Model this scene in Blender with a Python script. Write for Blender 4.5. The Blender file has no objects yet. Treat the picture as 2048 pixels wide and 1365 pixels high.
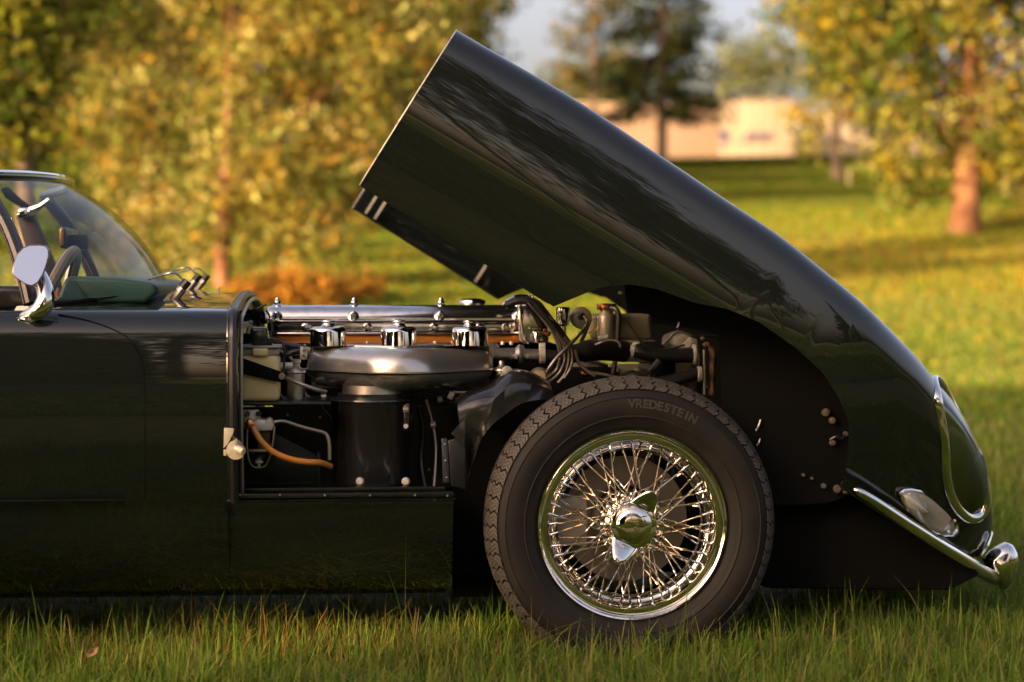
import bpy, bmesh, math, random
import numpy as np
from mathutils import Vector, Matrix, Euler

rng = np.random.default_rng(7)
random.seed(7)
scene = bpy.context.scene
COL = scene.collection
R = math.radians

# ------------------------------------------------------------------ camera
FPX = 4128.0                       # focal length in photo pixels (2048 wide)
YAW, PITCH = R(5.04), math.atan(124.5 / FPX)
CAM = Vector((-0.657, -4.40, 0.847))
FWD = Vector((math.sin(YAW) * math.cos(PITCH), math.cos(YAW) * math.cos(PITCH), -math.sin(PITCH)))
RGT = Vector((math.cos(YAW), -math.sin(YAW), 0))
UPV = RGT.cross(FWD)
cam_data = bpy.data.cameras.new("camera")
cam_data.sensor_width = 36.0
cam_data.lens = FPX / 2048 * 36
cam_data.clip_start, cam_data.clip_end = 0.1, 2000
cam_data.dof.use_dof = True
cam_data.dof.focus_distance = 4.62
cam_data.dof.aperture_fstop = 2.5
cam = bpy.data.objects.new("camera", cam_data)
cam.matrix_world = Matrix(((RGT.x, UPV.x, -FWD.x, CAM.x), (RGT.y, UPV.y, -FWD.y, CAM.y),
                           (RGT.z, UPV.z, -FWD.z, CAM.z), (0, 0, 0, 1)))
COL.objects.link(cam)
scene.camera = cam

# ------------------------------------------------------------------ light
SUN_EL, SUN_AZ = R(11.5), R(232)     # azimuth measured from +Y towards +X
world = bpy.data.worlds.new("World")
scene.world = world
world.use_nodes = True
wn = world.node_tree.nodes
bg = wn["Background"]
sky = wn.new("ShaderNodeTexSky")
sky.sky_type = 'NISHITA'
sky.sun_disc = False
sky.sun_elevation, sky.sun_rotation = SUN_EL, SUN_AZ
sky.air_density, sky.dust_density, sky.ozone_density = 0.6, 7.0, 0.0
warm = wn.new("ShaderNodeMix")                      # evening haze: a little less blue all round
warm.data_type, warm.blend_type = 'RGBA', 'MULTIPLY'
warm.inputs[0].default_value = 1.0
warm.inputs[7].default_value = (1.13, 0.95, 0.89, 1)
world.node_tree.links.new(sky.outputs[0], warm.inputs[6])
world.node_tree.links.new(warm.outputs[2], bg.inputs[0])
bg.inputs[1].default_value = 0.15
sun_data = bpy.data.lights.new("sun", 'SUN')
sun_data.energy = 4.2
sun_data.angle = R(0.6)
sun_data.color = (1.0, 0.72, 0.40)
sun = bpy.data.objects.new("sun", sun_data)
TO_SUN = Vector((math.sin(SUN_AZ) * math.cos(SUN_EL), math.cos(SUN_AZ) * math.cos(SUN_EL), math.sin(SUN_EL)))
sun.rotation_euler = TO_SUN.to_track_quat('Z', 'Y').to_euler()
sun.location = TO_SUN * 60
COL.objects.link(sun)
scene.view_settings.view_transform = 'Standard'
scene.view_settings.look = 'None'
scene.view_settings.gamma = 1
scene.view_settings.exposure = 1.82
scene.render.engine = 'CYCLES'
scene.cycles.use_denoising = True
scene.cycles.max_bounces = 8
scene.cycles.transparent_max_bounces = 12
scene.cycles.sample_clamp_indirect = 6

# ------------------------------------------------------------------ helpers
def P(px, py, Y):
    """world point on the plane y = Y behind a photo pixel (2048x1365)"""
    d = FWD + RGT * ((px - 1024) / FPX) + UPV * ((682.5 - py) / FPX)
    return CAM + d * ((Y - CAM.y) / d.y)

def PXM(Y):                          # metres per photo pixel on the plane y = Y
    return (Y - CAM.y) / FPX

def new_mat(name, base, rough=0.5, metal=0.0, coat=0.0, coat_rough=0.03, spec=0.5, noise=None, bump=None, sss=0.0, trans=0.0, coat_ior=1.5):
    m = bpy.data.materials.new(name)
    m.use_nodes = True
    nt = m.node_tree
    b = nt.nodes["Principled BSDF"]
    b.inputs["Base Color"].default_value = (*base, 1)
    b.inputs["Roughness"].default_value = rough
    b.inputs["Metallic"].default_value = metal
    b.inputs["Coat Weight"].default_value = coat
    b.inputs["Coat Roughness"].default_value = coat_rough
    b.inputs["Coat IOR"].default_value = coat_ior
    b.inputs["Specular IOR Level"].default_value = spec
    if sss:
        b.inputs["Subsurface Weight"].default_value = sss
        b.inputs["Subsurface Radius"].default_value = (0.03, 0.02, 0.008)
    if trans:
        b.inputs["Transmission Weight"].default_value = trans
    if noise:                        # (scale, colour, amount): wear and grime of the thing itself
        sc, col2, lo, hi = noise
        tc = nt.nodes.new("ShaderNodeTexCoord")
        n = nt.nodes.new("ShaderNodeTexNoise")
        n.inputs["Scale"].default_value = sc
        n.inputs["Detail"].default_value = 6
        rmp = nt.nodes.new("ShaderNodeMapRange")
        rmp.inputs[1].default_value, rmp.inputs[2].default_value = lo, hi
        mix = nt.nodes.new("ShaderNodeMix")
        mix.data_type = 'RGBA'
        mix.inputs[6].default_value = (*base, 1)
        mix.inputs[7].default_value = (*col2, 1)
        nt.links.new(tc.outputs["Object"], n.inputs["Vector"])
        nt.links.new(n.outputs["Fac"], rmp.inputs[0])
        nt.links.new(rmp.outputs[0], mix.inputs[0])
        nt.links.new(mix.outputs[2], b.inputs["Base Color"])
        mr = nt.nodes.new("ShaderNodeMapRange")
        mr.inputs[3].default_value, mr.inputs[4].default_value = rough * 0.8, min(1, rough * 1.35)
        nt.links.new(n.outputs["Fac"], mr.inputs[0])
        nt.links.new(mr.outputs[0], b.inputs["Roughness"])
    if bump:
        sc, st = bump
        tc = nt.nodes.new("ShaderNodeTexCoord")
        n = nt.nodes.new("ShaderNodeTexNoise")
        n.inputs["Scale"].default_value = sc
        n.inputs["Detail"].default_value = 4
        bp = nt.nodes.new("ShaderNodeBump")
        bp.inputs["Strength"].default_value = st
        bp.inputs["Distance"].default_value = 0.002
        nt.links.new(tc.outputs["Object"], n.inputs["Vector"])
        nt.links.new(n.outputs["Fac"], bp.inputs["Height"])
        nt.links.new(bp.outputs[0], b.inputs["Normal"])
    return m

def glass_mat(name, tint, rough=0.0, ior=1.5, boost=1.0):
    m = bpy.data.materials.new(name)
    m.use_nodes = True
    nt = m.node_tree
    nt.nodes.remove(nt.nodes["Principled BSDF"])
    out = nt.nodes["Material Output"]
    tr = nt.nodes.new("ShaderNodeBsdfTransparent")
    tr.inputs[0].default_value = (*tint, 1)
    gl = nt.nodes.new("ShaderNodeBsdfGlossy")
    gl.inputs["Roughness"].default_value = rough
    fr = nt.nodes.new("ShaderNodeFresnel")
    fr.inputs[0].default_value = ior
    mx = nt.nodes.new("ShaderNodeMixShader")
    mu = nt.nodes.new("ShaderNodeMath")
    mu.operation = 'MULTIPLY'
    mu.inputs[1].default_value = boost
    nt.links.new(fr.outputs[0], mu.inputs[0])
    nt.links.new(mu.outputs[0], mx.inputs[0])
    nt.links.new(tr.outputs[0], mx.inputs[1])
    nt.links.new(gl.outputs[0], mx.inputs[2])
    nt.links.new(mx.outputs[0], out.inputs[0])
    return m

def leaf_mat(name, transl=0.4, rough=0.6):
    m = bpy.data.materials.new(name)
    m.use_nodes = True
    nt = m.node_tree
    nt.nodes.remove(nt.nodes["Principled BSDF"])
    out = nt.nodes["Material Output"]
    at = nt.nodes.new("ShaderNodeAttribute")
    at.attribute_name = "tint"
    d = nt.nodes.new("ShaderNodeBsdfDiffuse")
    t = nt.nodes.new("ShaderNodeBsdfTranslucent")
    mx = nt.nodes.new("ShaderNodeMixShader")
    mx.inputs[0].default_value = transl
    nt.links.new(at.outputs[0], d.inputs[0])
    nt.links.new(at.outputs[0], t.inputs[0])
    nt.links.new(d.outputs[0], mx.inputs[1])
    nt.links.new(t.outputs[0], mx.inputs[2])
    nt.links.new(mx.outputs[0], out.inputs[0])
    return m

def link(o, parent=None):
    COL.objects.link(o)
    if parent is not None:
        o.parent = parent
        o.matrix_parent_inverse = Matrix.Translation(-world_loc(parent))
    return o

def world_loc(o):
    # parents here are only ever moved, never turned or scaled; children keep world coordinates
    return Vector(o["at"]) if "at" in o else Vector((0, 0, 0))

def empty(name, loc, parent=None):
    o = bpy.data.objects.new(name, None)
    o.empty_display_size = 0.1
    o["at"] = tuple(loc)
    COL.objects.link(o)
    o.location = Vector(loc) - (world_loc(parent) if parent is not None else Vector((0, 0, 0)))
    o.parent = parent
    return o

def tag(o, label, cat, group=None, kind=None):
    if label: o["label"] = label
    if cat: o["category"] = cat
    if group: o["group"] = group
    if kind: o["kind"] = kind
    return o

def mesh_np(name, verts, faces_flat, nper, tint=None):
    """fast mesh from numpy: faces all with nper corners"""
    me = bpy.data.meshes.new(name)
    nv, nf = len(verts), len(faces_flat) // nper
    me.vertices.add(nv)
    me.vertices.foreach_set("co", np.ascontiguousarray(verts, dtype=np.float32).ravel())
    me.loops.add(nf * nper)
    me.loops.foreach_set("vertex_index", np.ascontiguousarray(faces_flat, dtype=np.int32))
    me.polygons.add(nf)
    me.polygons.foreach_set("loop_start", np.arange(0, nf * nper, nper, dtype=np.int32))
    me.update(calc_edges=True)
    if tint is not None:
        ca = me.color_attributes.new("tint", 'FLOAT_COLOR', 'POINT')
        c = np.ones((nv, 4), dtype=np.float32)
        c[:, :3] = tint
        ca.data.foreach_set("color", c.ravel())
    return me

class MB:
    """collects shapes into one mesh"""
    def __init__(s): s.v, s.f = [], []
    def add(s, verts, faces):
        o = len(s.v)
        s.v += [tuple(p) for p in verts]
        s.f += [tuple(i + o for i in f) for f in faces]
        return s
    def rings(s, rings, closed=True, cap0=True, cap1=True):
        n = len(rings[0]); o = len(s.v); m = len(rings)
        for r in rings: s.v += [tuple(p) for p in r]
        k = n if closed else n - 1
        for i in range(m - 1):
            for j in range(k):
                a, b = o + i * n + j, o + i * n + (j + 1) % n
                s.f.append((a, b, b + n, a + n))
        if closed and cap0: s.f.append(tuple(o + j for j in range(n))[::-1])
        if closed and cap1: s.f.append(tuple(o + (m - 1) * n + j for j in range(n)))
        return s
    def box(s, lo, hi):
        x0, y0, z0 = lo; x1, y1, z1 = hi
        v = [(x0,y0,z0),(x1,y0,z0),(x1,y1,z0),(x0,y1,z0),(x0,y0,z1),(x1,y0,z1),(x1,y1,z1),(x0,y1,z1)]
        return s.add(v, [(0,3,2,1),(4,5,6,7),(0,1,5,4),(1,2,6,5),(2,3,7,6),(3,0,4,7)])
    def bpx(s, x0, y0, x1, y1, Y, depth):      # photo-pixel rectangle on plane Y, going back by depth
        a, b = P(x0, y1, Y), P(x1, y0, Y)
        return s.box((min(a.x,b.x), Y, min(a.z,b.z)), (max(a.x,b.x), Y + depth, max(a.z,b.z)))
    def prism(s, pts, Y, depth):               # photo-pixel outline on plane Y
        w = [P(x, y, Y) for x, y in pts]
        n = len(w)
        v = [tuple(p) for p in w] + [(p.x, p.y + depth, p.z) for p in w]
        f = [tuple(range(n)), tuple(range(2*n-1, n-1, -1))]
        f += [(i, i + n, (i+1) % n + n, (i+1) % n) for i in range(n)]
        return s.add(v, f)
    def tube(s, pts, r, n=10, cap=True, closed=False):
        pts = [Vector(p) for p in pts]
        m = len(pts)
        rs = r if hasattr(r, '__len__') else [r] * m
        rings = []
        up = None
        for i, p in enumerate(pts):
            if closed: t = pts[(i+1) % m] - pts[(i-1) % m]
            else: t = pts[min(i+1, m-1)] - pts[max(i-1, 0)]
            if t.length < 1e-9: t = Vector((1,0,0))
            t.normalize()
            if up is None:
                up = Vector((0,1,0)) if abs(t.y) < 0.9 else Vector((0,0,1))
            u = up - t * up.dot(t); u.normalize(); up = u
            w = t.cross(u)
            rings.append([p + (u * math.cos(a) + w * math.sin(a)) * rs[i] for a in (2*math.pi*k/n for k in range(n))])
        if closed: rings.append(rings[0]); cap = False
        return s.rings(rings, True, cap, cap)
    def tpx(s, pts, r, n=10, sub=6, cap=True, closed=False):   # tube through photo pixels (px, py, Y), smoothed
        return s.tube(spline([P(*p) for p in pts], sub, closed), r, n, cap, closed)
    def lathe(s, origin, axis, prof, n=32, cap0=True, cap1=True):
        """prof = [(radius, distance along axis)]"""
        origin, axis = Vector(origin), Vector(axis).normalized()
        u = axis.orthogonal().normalized(); w = axis.cross(u)
        return s.rings([[origin + axis*h + (u*math.cos(a) + w*math.sin(a))*max(r,1e-5)
                         for a in (2*math.pi*k/n for k in range(n))] for r, h in prof], True, cap0, cap1)
    def lz(s, px, Y, prof, n=32):              # vertical lathe: prof = [(radius_px, py)]
        k = PXM(Y)
        c = P(px, prof[0][1], Y)
        return s.lathe((c.x, Y, 0), (0,0,1), [(r*k, P(px, y, Y).z) for r, y in prof], n)
    def lx(s, py, Y, prof, n=28):              # lathe along the car: prof = [(px, radius_px)]
        k = PXM(Y)
        c = P(prof[0][0], py, Y)
        return s.lathe((0, Y, c.z), (1,0,0), [(r*k, P(x, py, Y).x) for x, r in prof], n)
    def ly(s, px, py, Y, prof, n=32):          # lathe facing the camera side: prof = [(radius_px, dy)]
        k = PXM(Y)
        return s.lathe(P(px, py, Y), (0,1,0), [(r*k, d) for r, d in prof], n)
    def build(s, name, m, parent=None, smooth=True, bevel=0.0, label=None, seg=2, angle=35, solid=0.0):
        me = bpy.data.meshes.new(name)
        bm = bmesh.new()
        vs = [bm.verts.new(v) for v in s.v]
        for f in s.f:
            if len(set(f)) < 3: continue
            try: bm.faces.new([vs[i] for i in f])
            except ValueError: pass
        bmesh.ops.remove_doubles(bm, verts=bm.verts, dist=1e-5)
        bmesh.ops.recalc_face_normals(bm, faces=bm.faces)
        if bevel:
            es = [e for e in bm.edges if len(e.link_faces) == 2 and e.calc_face_angle(0) > R(40)]
            bmesh.ops.bevel(bm, geom=es, offset=bevel, segments=seg, profile=0.5, affect='EDGES', clamp_overlap=True)
        bm.to_mesh(me); bm.free()
        if smooth:
            me.polygons.foreach_set("use_smooth", [True] * len(me.polygons))
            me.set_sharp_from_angle(angle=R(angle))
        me.materials.append(m)
        o = bpy.data.objects.new(name, me)
        if solid:
            sh = me.attributes.get('sharp_edge') or me.attributes.new('sharp_edge', 'BOOLEAN', 'EDGE')
            cnt = np.zeros(len(me.edges), dtype=np.int32)
            le = np.zeros(len(me.loops), dtype=np.int32); me.loops.foreach_get('edge_index', le)
            np.add.at(cnt, le, 1)
            cur = np.zeros(len(me.edges), dtype=bool); sh.data.foreach_get('value', cur)
            sh.data.foreach_set('value', cur | (cnt < 2))
            md = o.modifiers.new("thickness", 'SOLIDIFY'); md.thickness = solid; md.offset = -1
        if label: o["label"] = label
        return link(o, parent)

def spline(pts, sub=6, closed=False):
    pts = [Vector(p) for p in pts]
    if len(pts) < 3 and not closed: return pts
    out = []
    n = len(pts)
    rngi = range(n) if closed else range(n - 1)
    for i in rngi:
        if closed: p0, p1, p2, p3 = pts[i-1], pts[i], pts[(i+1) % n], pts[(i+2) % n]
        else: p0, p1, p2, p3 = pts[max(i-1,0)], pts[i], pts[i+1], pts[min(i+2,n-1)]
        for k in range(sub):
            t = k / sub
            out.append(0.5*((2*p1) + (p2-p0)*t + (2*p0-5*p1+4*p2-p3)*t*t + (3*p1-p0-3*p2+p3)*t**3))
    if not closed: out.append(pts[-1])
    return out

def interp(x, xs, ys):
    return float(np.interp(x, xs, ys))

# ------------------------------------------------------------------ materials
M = {
 'paint': new_mat('dark_green_paint', (0.0075, 0.011, 0.0085), 0.5, 0, coat=1.0, coat_rough=0.012, spec=0.05, coat_ior=1.62),
 'bay': new_mat('engine_bay_paint', (0.010, 0.013, 0.009), 0.35, 0, coat=0.25, coat_rough=0.15, spec=0.1, noise=(55, (0.045, 0.045, 0.034), 0.62, 0.85)),
 'black': new_mat('black_enamel', (0.014, 0.014, 0.014), 0.25, 0, coat=0.6, coat_rough=0.06),
 'matt': new_mat('matt_black', (0.0075, 0.0078, 0.0072), 0.8, spec=0.05),
 'rubber': new_mat('tyre_rubber', (0.014, 0.013, 0.011), 0.6, spec=0.22, noise=(14, (0.022, 0.019, 0.015), 0.45, 0.8), bump=(300, 0.15)),
 'tread': new_mat('tread_rubber', (0.048, 0.043, 0.036), 0.62, noise=(40, (0.075, 0.066, 0.053), 0.4, 0.8)),
 'letter': new_mat('tyre_letter_rubber', (0.045, 0.041, 0.034), 0.6),
 'hose': new_mat('hose_rubber', (0.016, 0.016, 0.017), 0.32, bump=(80, 0.2)),
 'chrome': new_mat('chrome', (0.84, 0.82, 0.78), 0.035, 1.0),
 'spoke': new_mat('spoke_chrome', (0.80, 0.70, 0.56), 0.12, 1.0),
 'alu': new_mat('polished_aluminium', (0.78, 0.76, 0.73), 0.14, 1.0, noise=(30, (0.6, 0.56, 0.52), 0.45, 0.75)),
 'cast': new_mat('cast_aluminium', (0.50, 0.47, 0.42), 0.38, 1.0, noise=(45, (0.33, 0.29, 0.24), 0.45, 0.75), bump=(220, 0.25)),
 'plenum': new_mat('silver_hammered_paint', (0.56, 0.53, 0.48), 0.27, 0.8, coat=0.3, coat_rough=0.1, bump=(500, 0.02)),
 'gold': new_mat('gold_head_paint', (0.62, 0.24, 0.04), 0.35, 0.55),
 'grey': new_mat('grey_cadmium', (0.34, 0.32, 0.26), 0.5, 0.3, noise=(25, (0.24, 0.22, 0.17), 0.4, 0.75)),
 'zinc': new_mat('zinc_plate', (0.66, 0.64, 0.58), 0.35, 0.35, noise=(60, (0.4, 0.36, 0.3), 0.5, 0.7)),
 'tank': new_mat('header_tank_metal', (0.33, 0.30, 0.22), 0.34, 0.45, noise=(18, (0.26, 0.23, 0.16), 0.4, 0.7)),
 'bottle': new_mat('cloudy_plastic', (0.78, 0.62, 0.30), 0.45, sss=0.35, noise=(9, (0.66, 0.54, 0.26), 0.35, 0.8)),
 'cream': new_mat('cream_paint', (0.60, 0.53, 0.36), 0.45, noise=(60, (0.42, 0.35, 0.22), 0.5, 0.75)),
 'copper': new_mat('copper_union', (0.75, 0.28, 0.10), 0.25, 1.0),
 'amberhose': new_mat('amber_plastic_tube', (0.62, 0.25, 0.035), 0.25, sss=0.25, coat=0.4, coat_rough=0.08),
 'pipe': new_mat('steel_pipe', (0.33, 0.29, 0.22), 0.38, 0.7),
 'rust': new_mat('rusty_steel', (0.16, 0.08, 0.04), 0.75, noise=(40, (0.03, 0.025, 0.02), 0.4, 0.65), bump=(150, 0.6)),
 'fins': new_mat('radiator_fins', (0.30, 0.24, 0.16), 0.5, 0.5, noise=(30, (0.16, 0.12, 0.08), 0.4, 0.7)),
 'leather': new_mat('green_leather', (0.020, 0.066, 0.048), 0.42, bump=(160, 0.3)),
 'wood': new_mat('wheel_rim_wood', (0.22, 0.15, 0.10), 0.35, coat=0.5),
 'trim': new_mat('brown_trim', (0.045, 0.034, 0.032), 0.55),
 'tan': new_mat('tan_leather', (0.42, 0.17, 0.07), 0.5),
 'redrim': new_mat('mirror_rim', (0.35, 0.24, 0.22), 0.2, 0.9),
 'mirror': new_mat('mirror_glass', (0.93, 0.93, 0.93), 0.012, 1.0),
 'lens': new_mat('clear_ribbed_lens', (0.34, 0.33, 0.27), 0.16, 0.3, coat=0.8),
 'glass': glass_mat('windscreen_glass', (0.84, 0.92, 0.88), 0.0, 1.5, 0.6),
 'bowl': glass_mat('filter_bowl_glass', (0.80, 0.70, 0.52), 0.02, 1.5, 1.6),
 'lampglass': glass_mat('headlamp_glass', (0.75, 0.8, 0.75), 0.0, 1.5, 1.4),
 'amber': new_mat('lit_edge_tint', (0.5, 0.25, 0.06), 0.3, 0.8),  # amber light on the black mirror housing's edge, put into colour
 'reflector': new_mat('lamp_reflector', (0.62, 0.64, 0.56), 0.28, 0.75),
 'lead': new_mat('ignition_lead', (0.055, 0.045, 0.035), 0.28, 0, coat=0.6, coat_rough=0.12),
 'disc': new_mat('brake_disc_steel', (0.16, 0.14, 0.12), 0.45, 0.8),
 'leaf': leaf_mat('autumn_leaf'),
 'needle': leaf_mat('conifer_needle', 0.15),
 'blade': leaf_mat('grass_blade', 0.35),
 'bark': new_mat('tree_bark', (0.13, 0.085, 0.055), 0.85, noise=(6, (0.06, 0.04, 0.025), 0.4, 0.7), bump=(12, 0.8)),
 'bark_red': new_mat('reddish_bark', (0.21, 0.088, 0.034), 0.85, noise=(7, (0.10, 0.045, 0.02), 0.4, 0.7), bump=(12, 0.8)),
}
# ------------------------------------------------------------------ terrain
def ground_z(x, y):
    D = y - CAM.y
    z = 0.0615 * max(D - 18, 0) ** 1.1
    top = 5.75
    if z > top - 0.6:                               # round off the crest
        z = top - 0.6 + 0.6 * (1 - math.exp(-(z - top + 0.6) / 0.6))
    if D > 20:
        z += 0.10 * math.sin(x * 0.21 + y * 0.13) * min(1, (D - 20) / 15)
    return z
GZ = np.vectorize(ground_z)

def lawn_material():
    m = bpy.data.materials.new("lawn_turf")
    m.use_nodes = True
    nt = m.node_tree
    b = nt.nodes["Principled BSDF"]
    b.inputs["Roughness"].default_value = 0.9
    tc = nt.nodes.new("ShaderNodeTexCoord")
    n1 = nt.nodes.new("ShaderNodeTexNoise"); n1.inputs["Scale"].default_value = 0.35; n1.inputs["Detail"].default_value = 8
    n2 = nt.nodes.new("ShaderNodeTexNoise"); n2.inputs["Scale"].default_value = 9; n2.inputs["Detail"].default_value = 8
    cr = nt.nodes.new("ShaderNodeValToRGB")
    cr.color_ramp.elements[0].position, cr.color_ramp.elements[0].color = 0.35, (0.045, 0.060, 0.012, 1)
    cr.color_ramp.elements[1].position, cr.color_ramp.elements[1].color = 0.68, (0.13, 0.12, 0.024, 1)
    mx = nt.nodes.new("ShaderNodeMix"); mx.data_type = 'RGBA'; mx.blend_type = 'MULTIPLY'; mx.inputs[0].default_value = 0.6
    c2 = nt.nodes.new("ShaderNodeValToRGB")
    c2.color_ramp.elements[0].color = (0.35, 0.35, 0.35, 1)
    c2.color_ramp.elements[1].color = (1.5, 1.45, 1.2, 1)
    bp = nt.nodes.new("ShaderNodeBump"); bp.inputs["Strength"].default_value = 0.8; bp.inputs["Distance"].default_value = 0.05
    L = nt.links.new
    L(tc.outputs["Object"], n1.inputs["Vector"]); L(tc.outputs["Object"], n2.inputs["Vector"])
    L(n1.outputs["Fac"], cr.inputs[0]); L(n2.outputs["Fac"], c2.inputs[0])
    L(cr.outputs[0], mx.inputs[6]); L(c2.outputs[0], mx.inputs[7])
    L(mx.outputs[2], b.inputs["Base Color"])
    L(n2.outputs["Fac"], bp.inputs["Height"]); L(bp.outputs[0], b.inputs["Normal"])
    return m
M['lawn'] = lawn_material()

def build_ground():
    def axis(lo, hi, near, step, far):
        a = list(np.arange(-near, near, step))
        g = near
        while g < hi: a.append(g); g *= 1.22
        a.append(hi)
        g = -near
        while g > lo: a.insert(0, g); g *= 1.22
        a.insert(0, lo)
        return np.unique(np.array(a))
    xs = axis(-900, 900, 30, 1.5, 0); ys = np.unique(np.concatenate([axis(-900, 900, 20, 1.5, 0), np.arange(20, 110, 2.0)]))
    X, Y = np.meshgrid(xs, ys)
    Z = GZ(X, Y)
    v = np.stack([X, Y, Z], -1).reshape(-1, 3)
    nx, ny = len(xs), len(ys)
    i, j = np.meshgrid(np.arange(nx - 1), np.arange(ny - 1))
    a = (j * nx + i).ravel()
    f = np.stack([a, a + 1, a + nx + 1, a + nx], -1).ravel()
    me = mesh_np("lawn", v, f, 4)
    me.polygons.foreach_set("use_smooth", [True] * len(me.polygons))
    me.materials.append(M['lawn'])
    o = bpy.data.objects.new("lawn", me)
    COL.objects.link(o)
    tag(o, "wide mown lawn rising to a low grassy hill behind the car", None, kind='structure')
build_ground()

# ------------------------------------------------------------------ grass blades
def blades(n_pts, xy, h, w, cols, lean=0.8):
    """curved 3-segment blades (7 verts as 2 quads + tip quad) at xy"""
    n = len(xy)
    ang = rng.uniform(0, 2*np.pi, n)
    d = np.stack([np.cos(ang), np.sin(ang)], -1)
    side = np.stack([-d[:, 1], d[:, 0]], -1)
    ln = np.abs(rng.normal(0, lean, n))[:, None] * h[:, None]
    z0 = GZ(xy[:, 0], xy[:, 1])
    base = np.concatenate([xy, z0[:, None]], 1)
    def pt(t, wf):
        off = d * ln * t ** 1.8
        z = h * t * (1 - 0.25 * t * np.minimum(1, ln[:, 0] / h))
        c = base.copy(); c[:, :2] += off; c[:, 2] += z - 0.004
        s3 = np.concatenate([side * (w * wf)[:, None] * 0.5, np.zeros((n, 1))], 1)
        return c - s3, c + s3
    ps = []
    for t, wf in ((0, 1.0), (0.4, 0.85), (0.75, 0.55)):
        a, b = pt(t, np.full(n, wf)); ps += [a, b]
    a, b = pt(1.0, np.full(n, 0.08)); ps += [a, b]
    v = np.stack(ps, 1)                              # n,8,3
    base_i = (np.arange(n) * 8)[:, None]
    f = np.concatenate([base_i + np.array([0, 1, 3, 2]), base_i + np.array([2, 3, 5, 4]), base_i + np.array([4, 5, 7, 6])], 1)
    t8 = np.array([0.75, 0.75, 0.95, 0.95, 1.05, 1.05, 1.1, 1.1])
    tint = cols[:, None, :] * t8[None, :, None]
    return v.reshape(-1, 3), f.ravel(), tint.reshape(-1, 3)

def grass_cols(n, xy, dry=0.18):
    g = np.array([[0.112, 0.200, 0.026], [0.155, 0.225, 0.032], [0.082, 0.148, 0.022], [0.190, 0.220, 0.042]])
    c = g[rng.integers(0, 4, n)]
    straw = np.array([0.26, 0.22, 0.09])
    patch = 0.5 + 0.5*np.sin(xy[:, 0]*3.1 + 1.3*np.sin(xy[:, 1]*2.3)) * np.sin(xy[:, 1]*2.7 + xy[:, 0]*1.1)
    k = rng.random(n) < dry * (0.4 + 1.2*patch)
    c = np.where(k[:, None], straw * rng.uniform(0.6, 1.1, (n, 1)), c)
    # sun patch beside the car's sill: orange light tinted into some blades
    sun_k = (rng.random(n) < 0.24*np.exp(-((xy[:, 0] + 0.85)/0.42)**2) * np.clip((xy[:, 1] + 0.22)/0.18, 0, 1)) & (xy[:, 1] < 0.5) & (xy[:, 1] > -0.3)
    c = np.where(sun_k[:, None], np.array([0.26, 0.15, 0.04]), c)
    return c * rng.uniform(0.75, 1.25, (n, 1))

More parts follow.
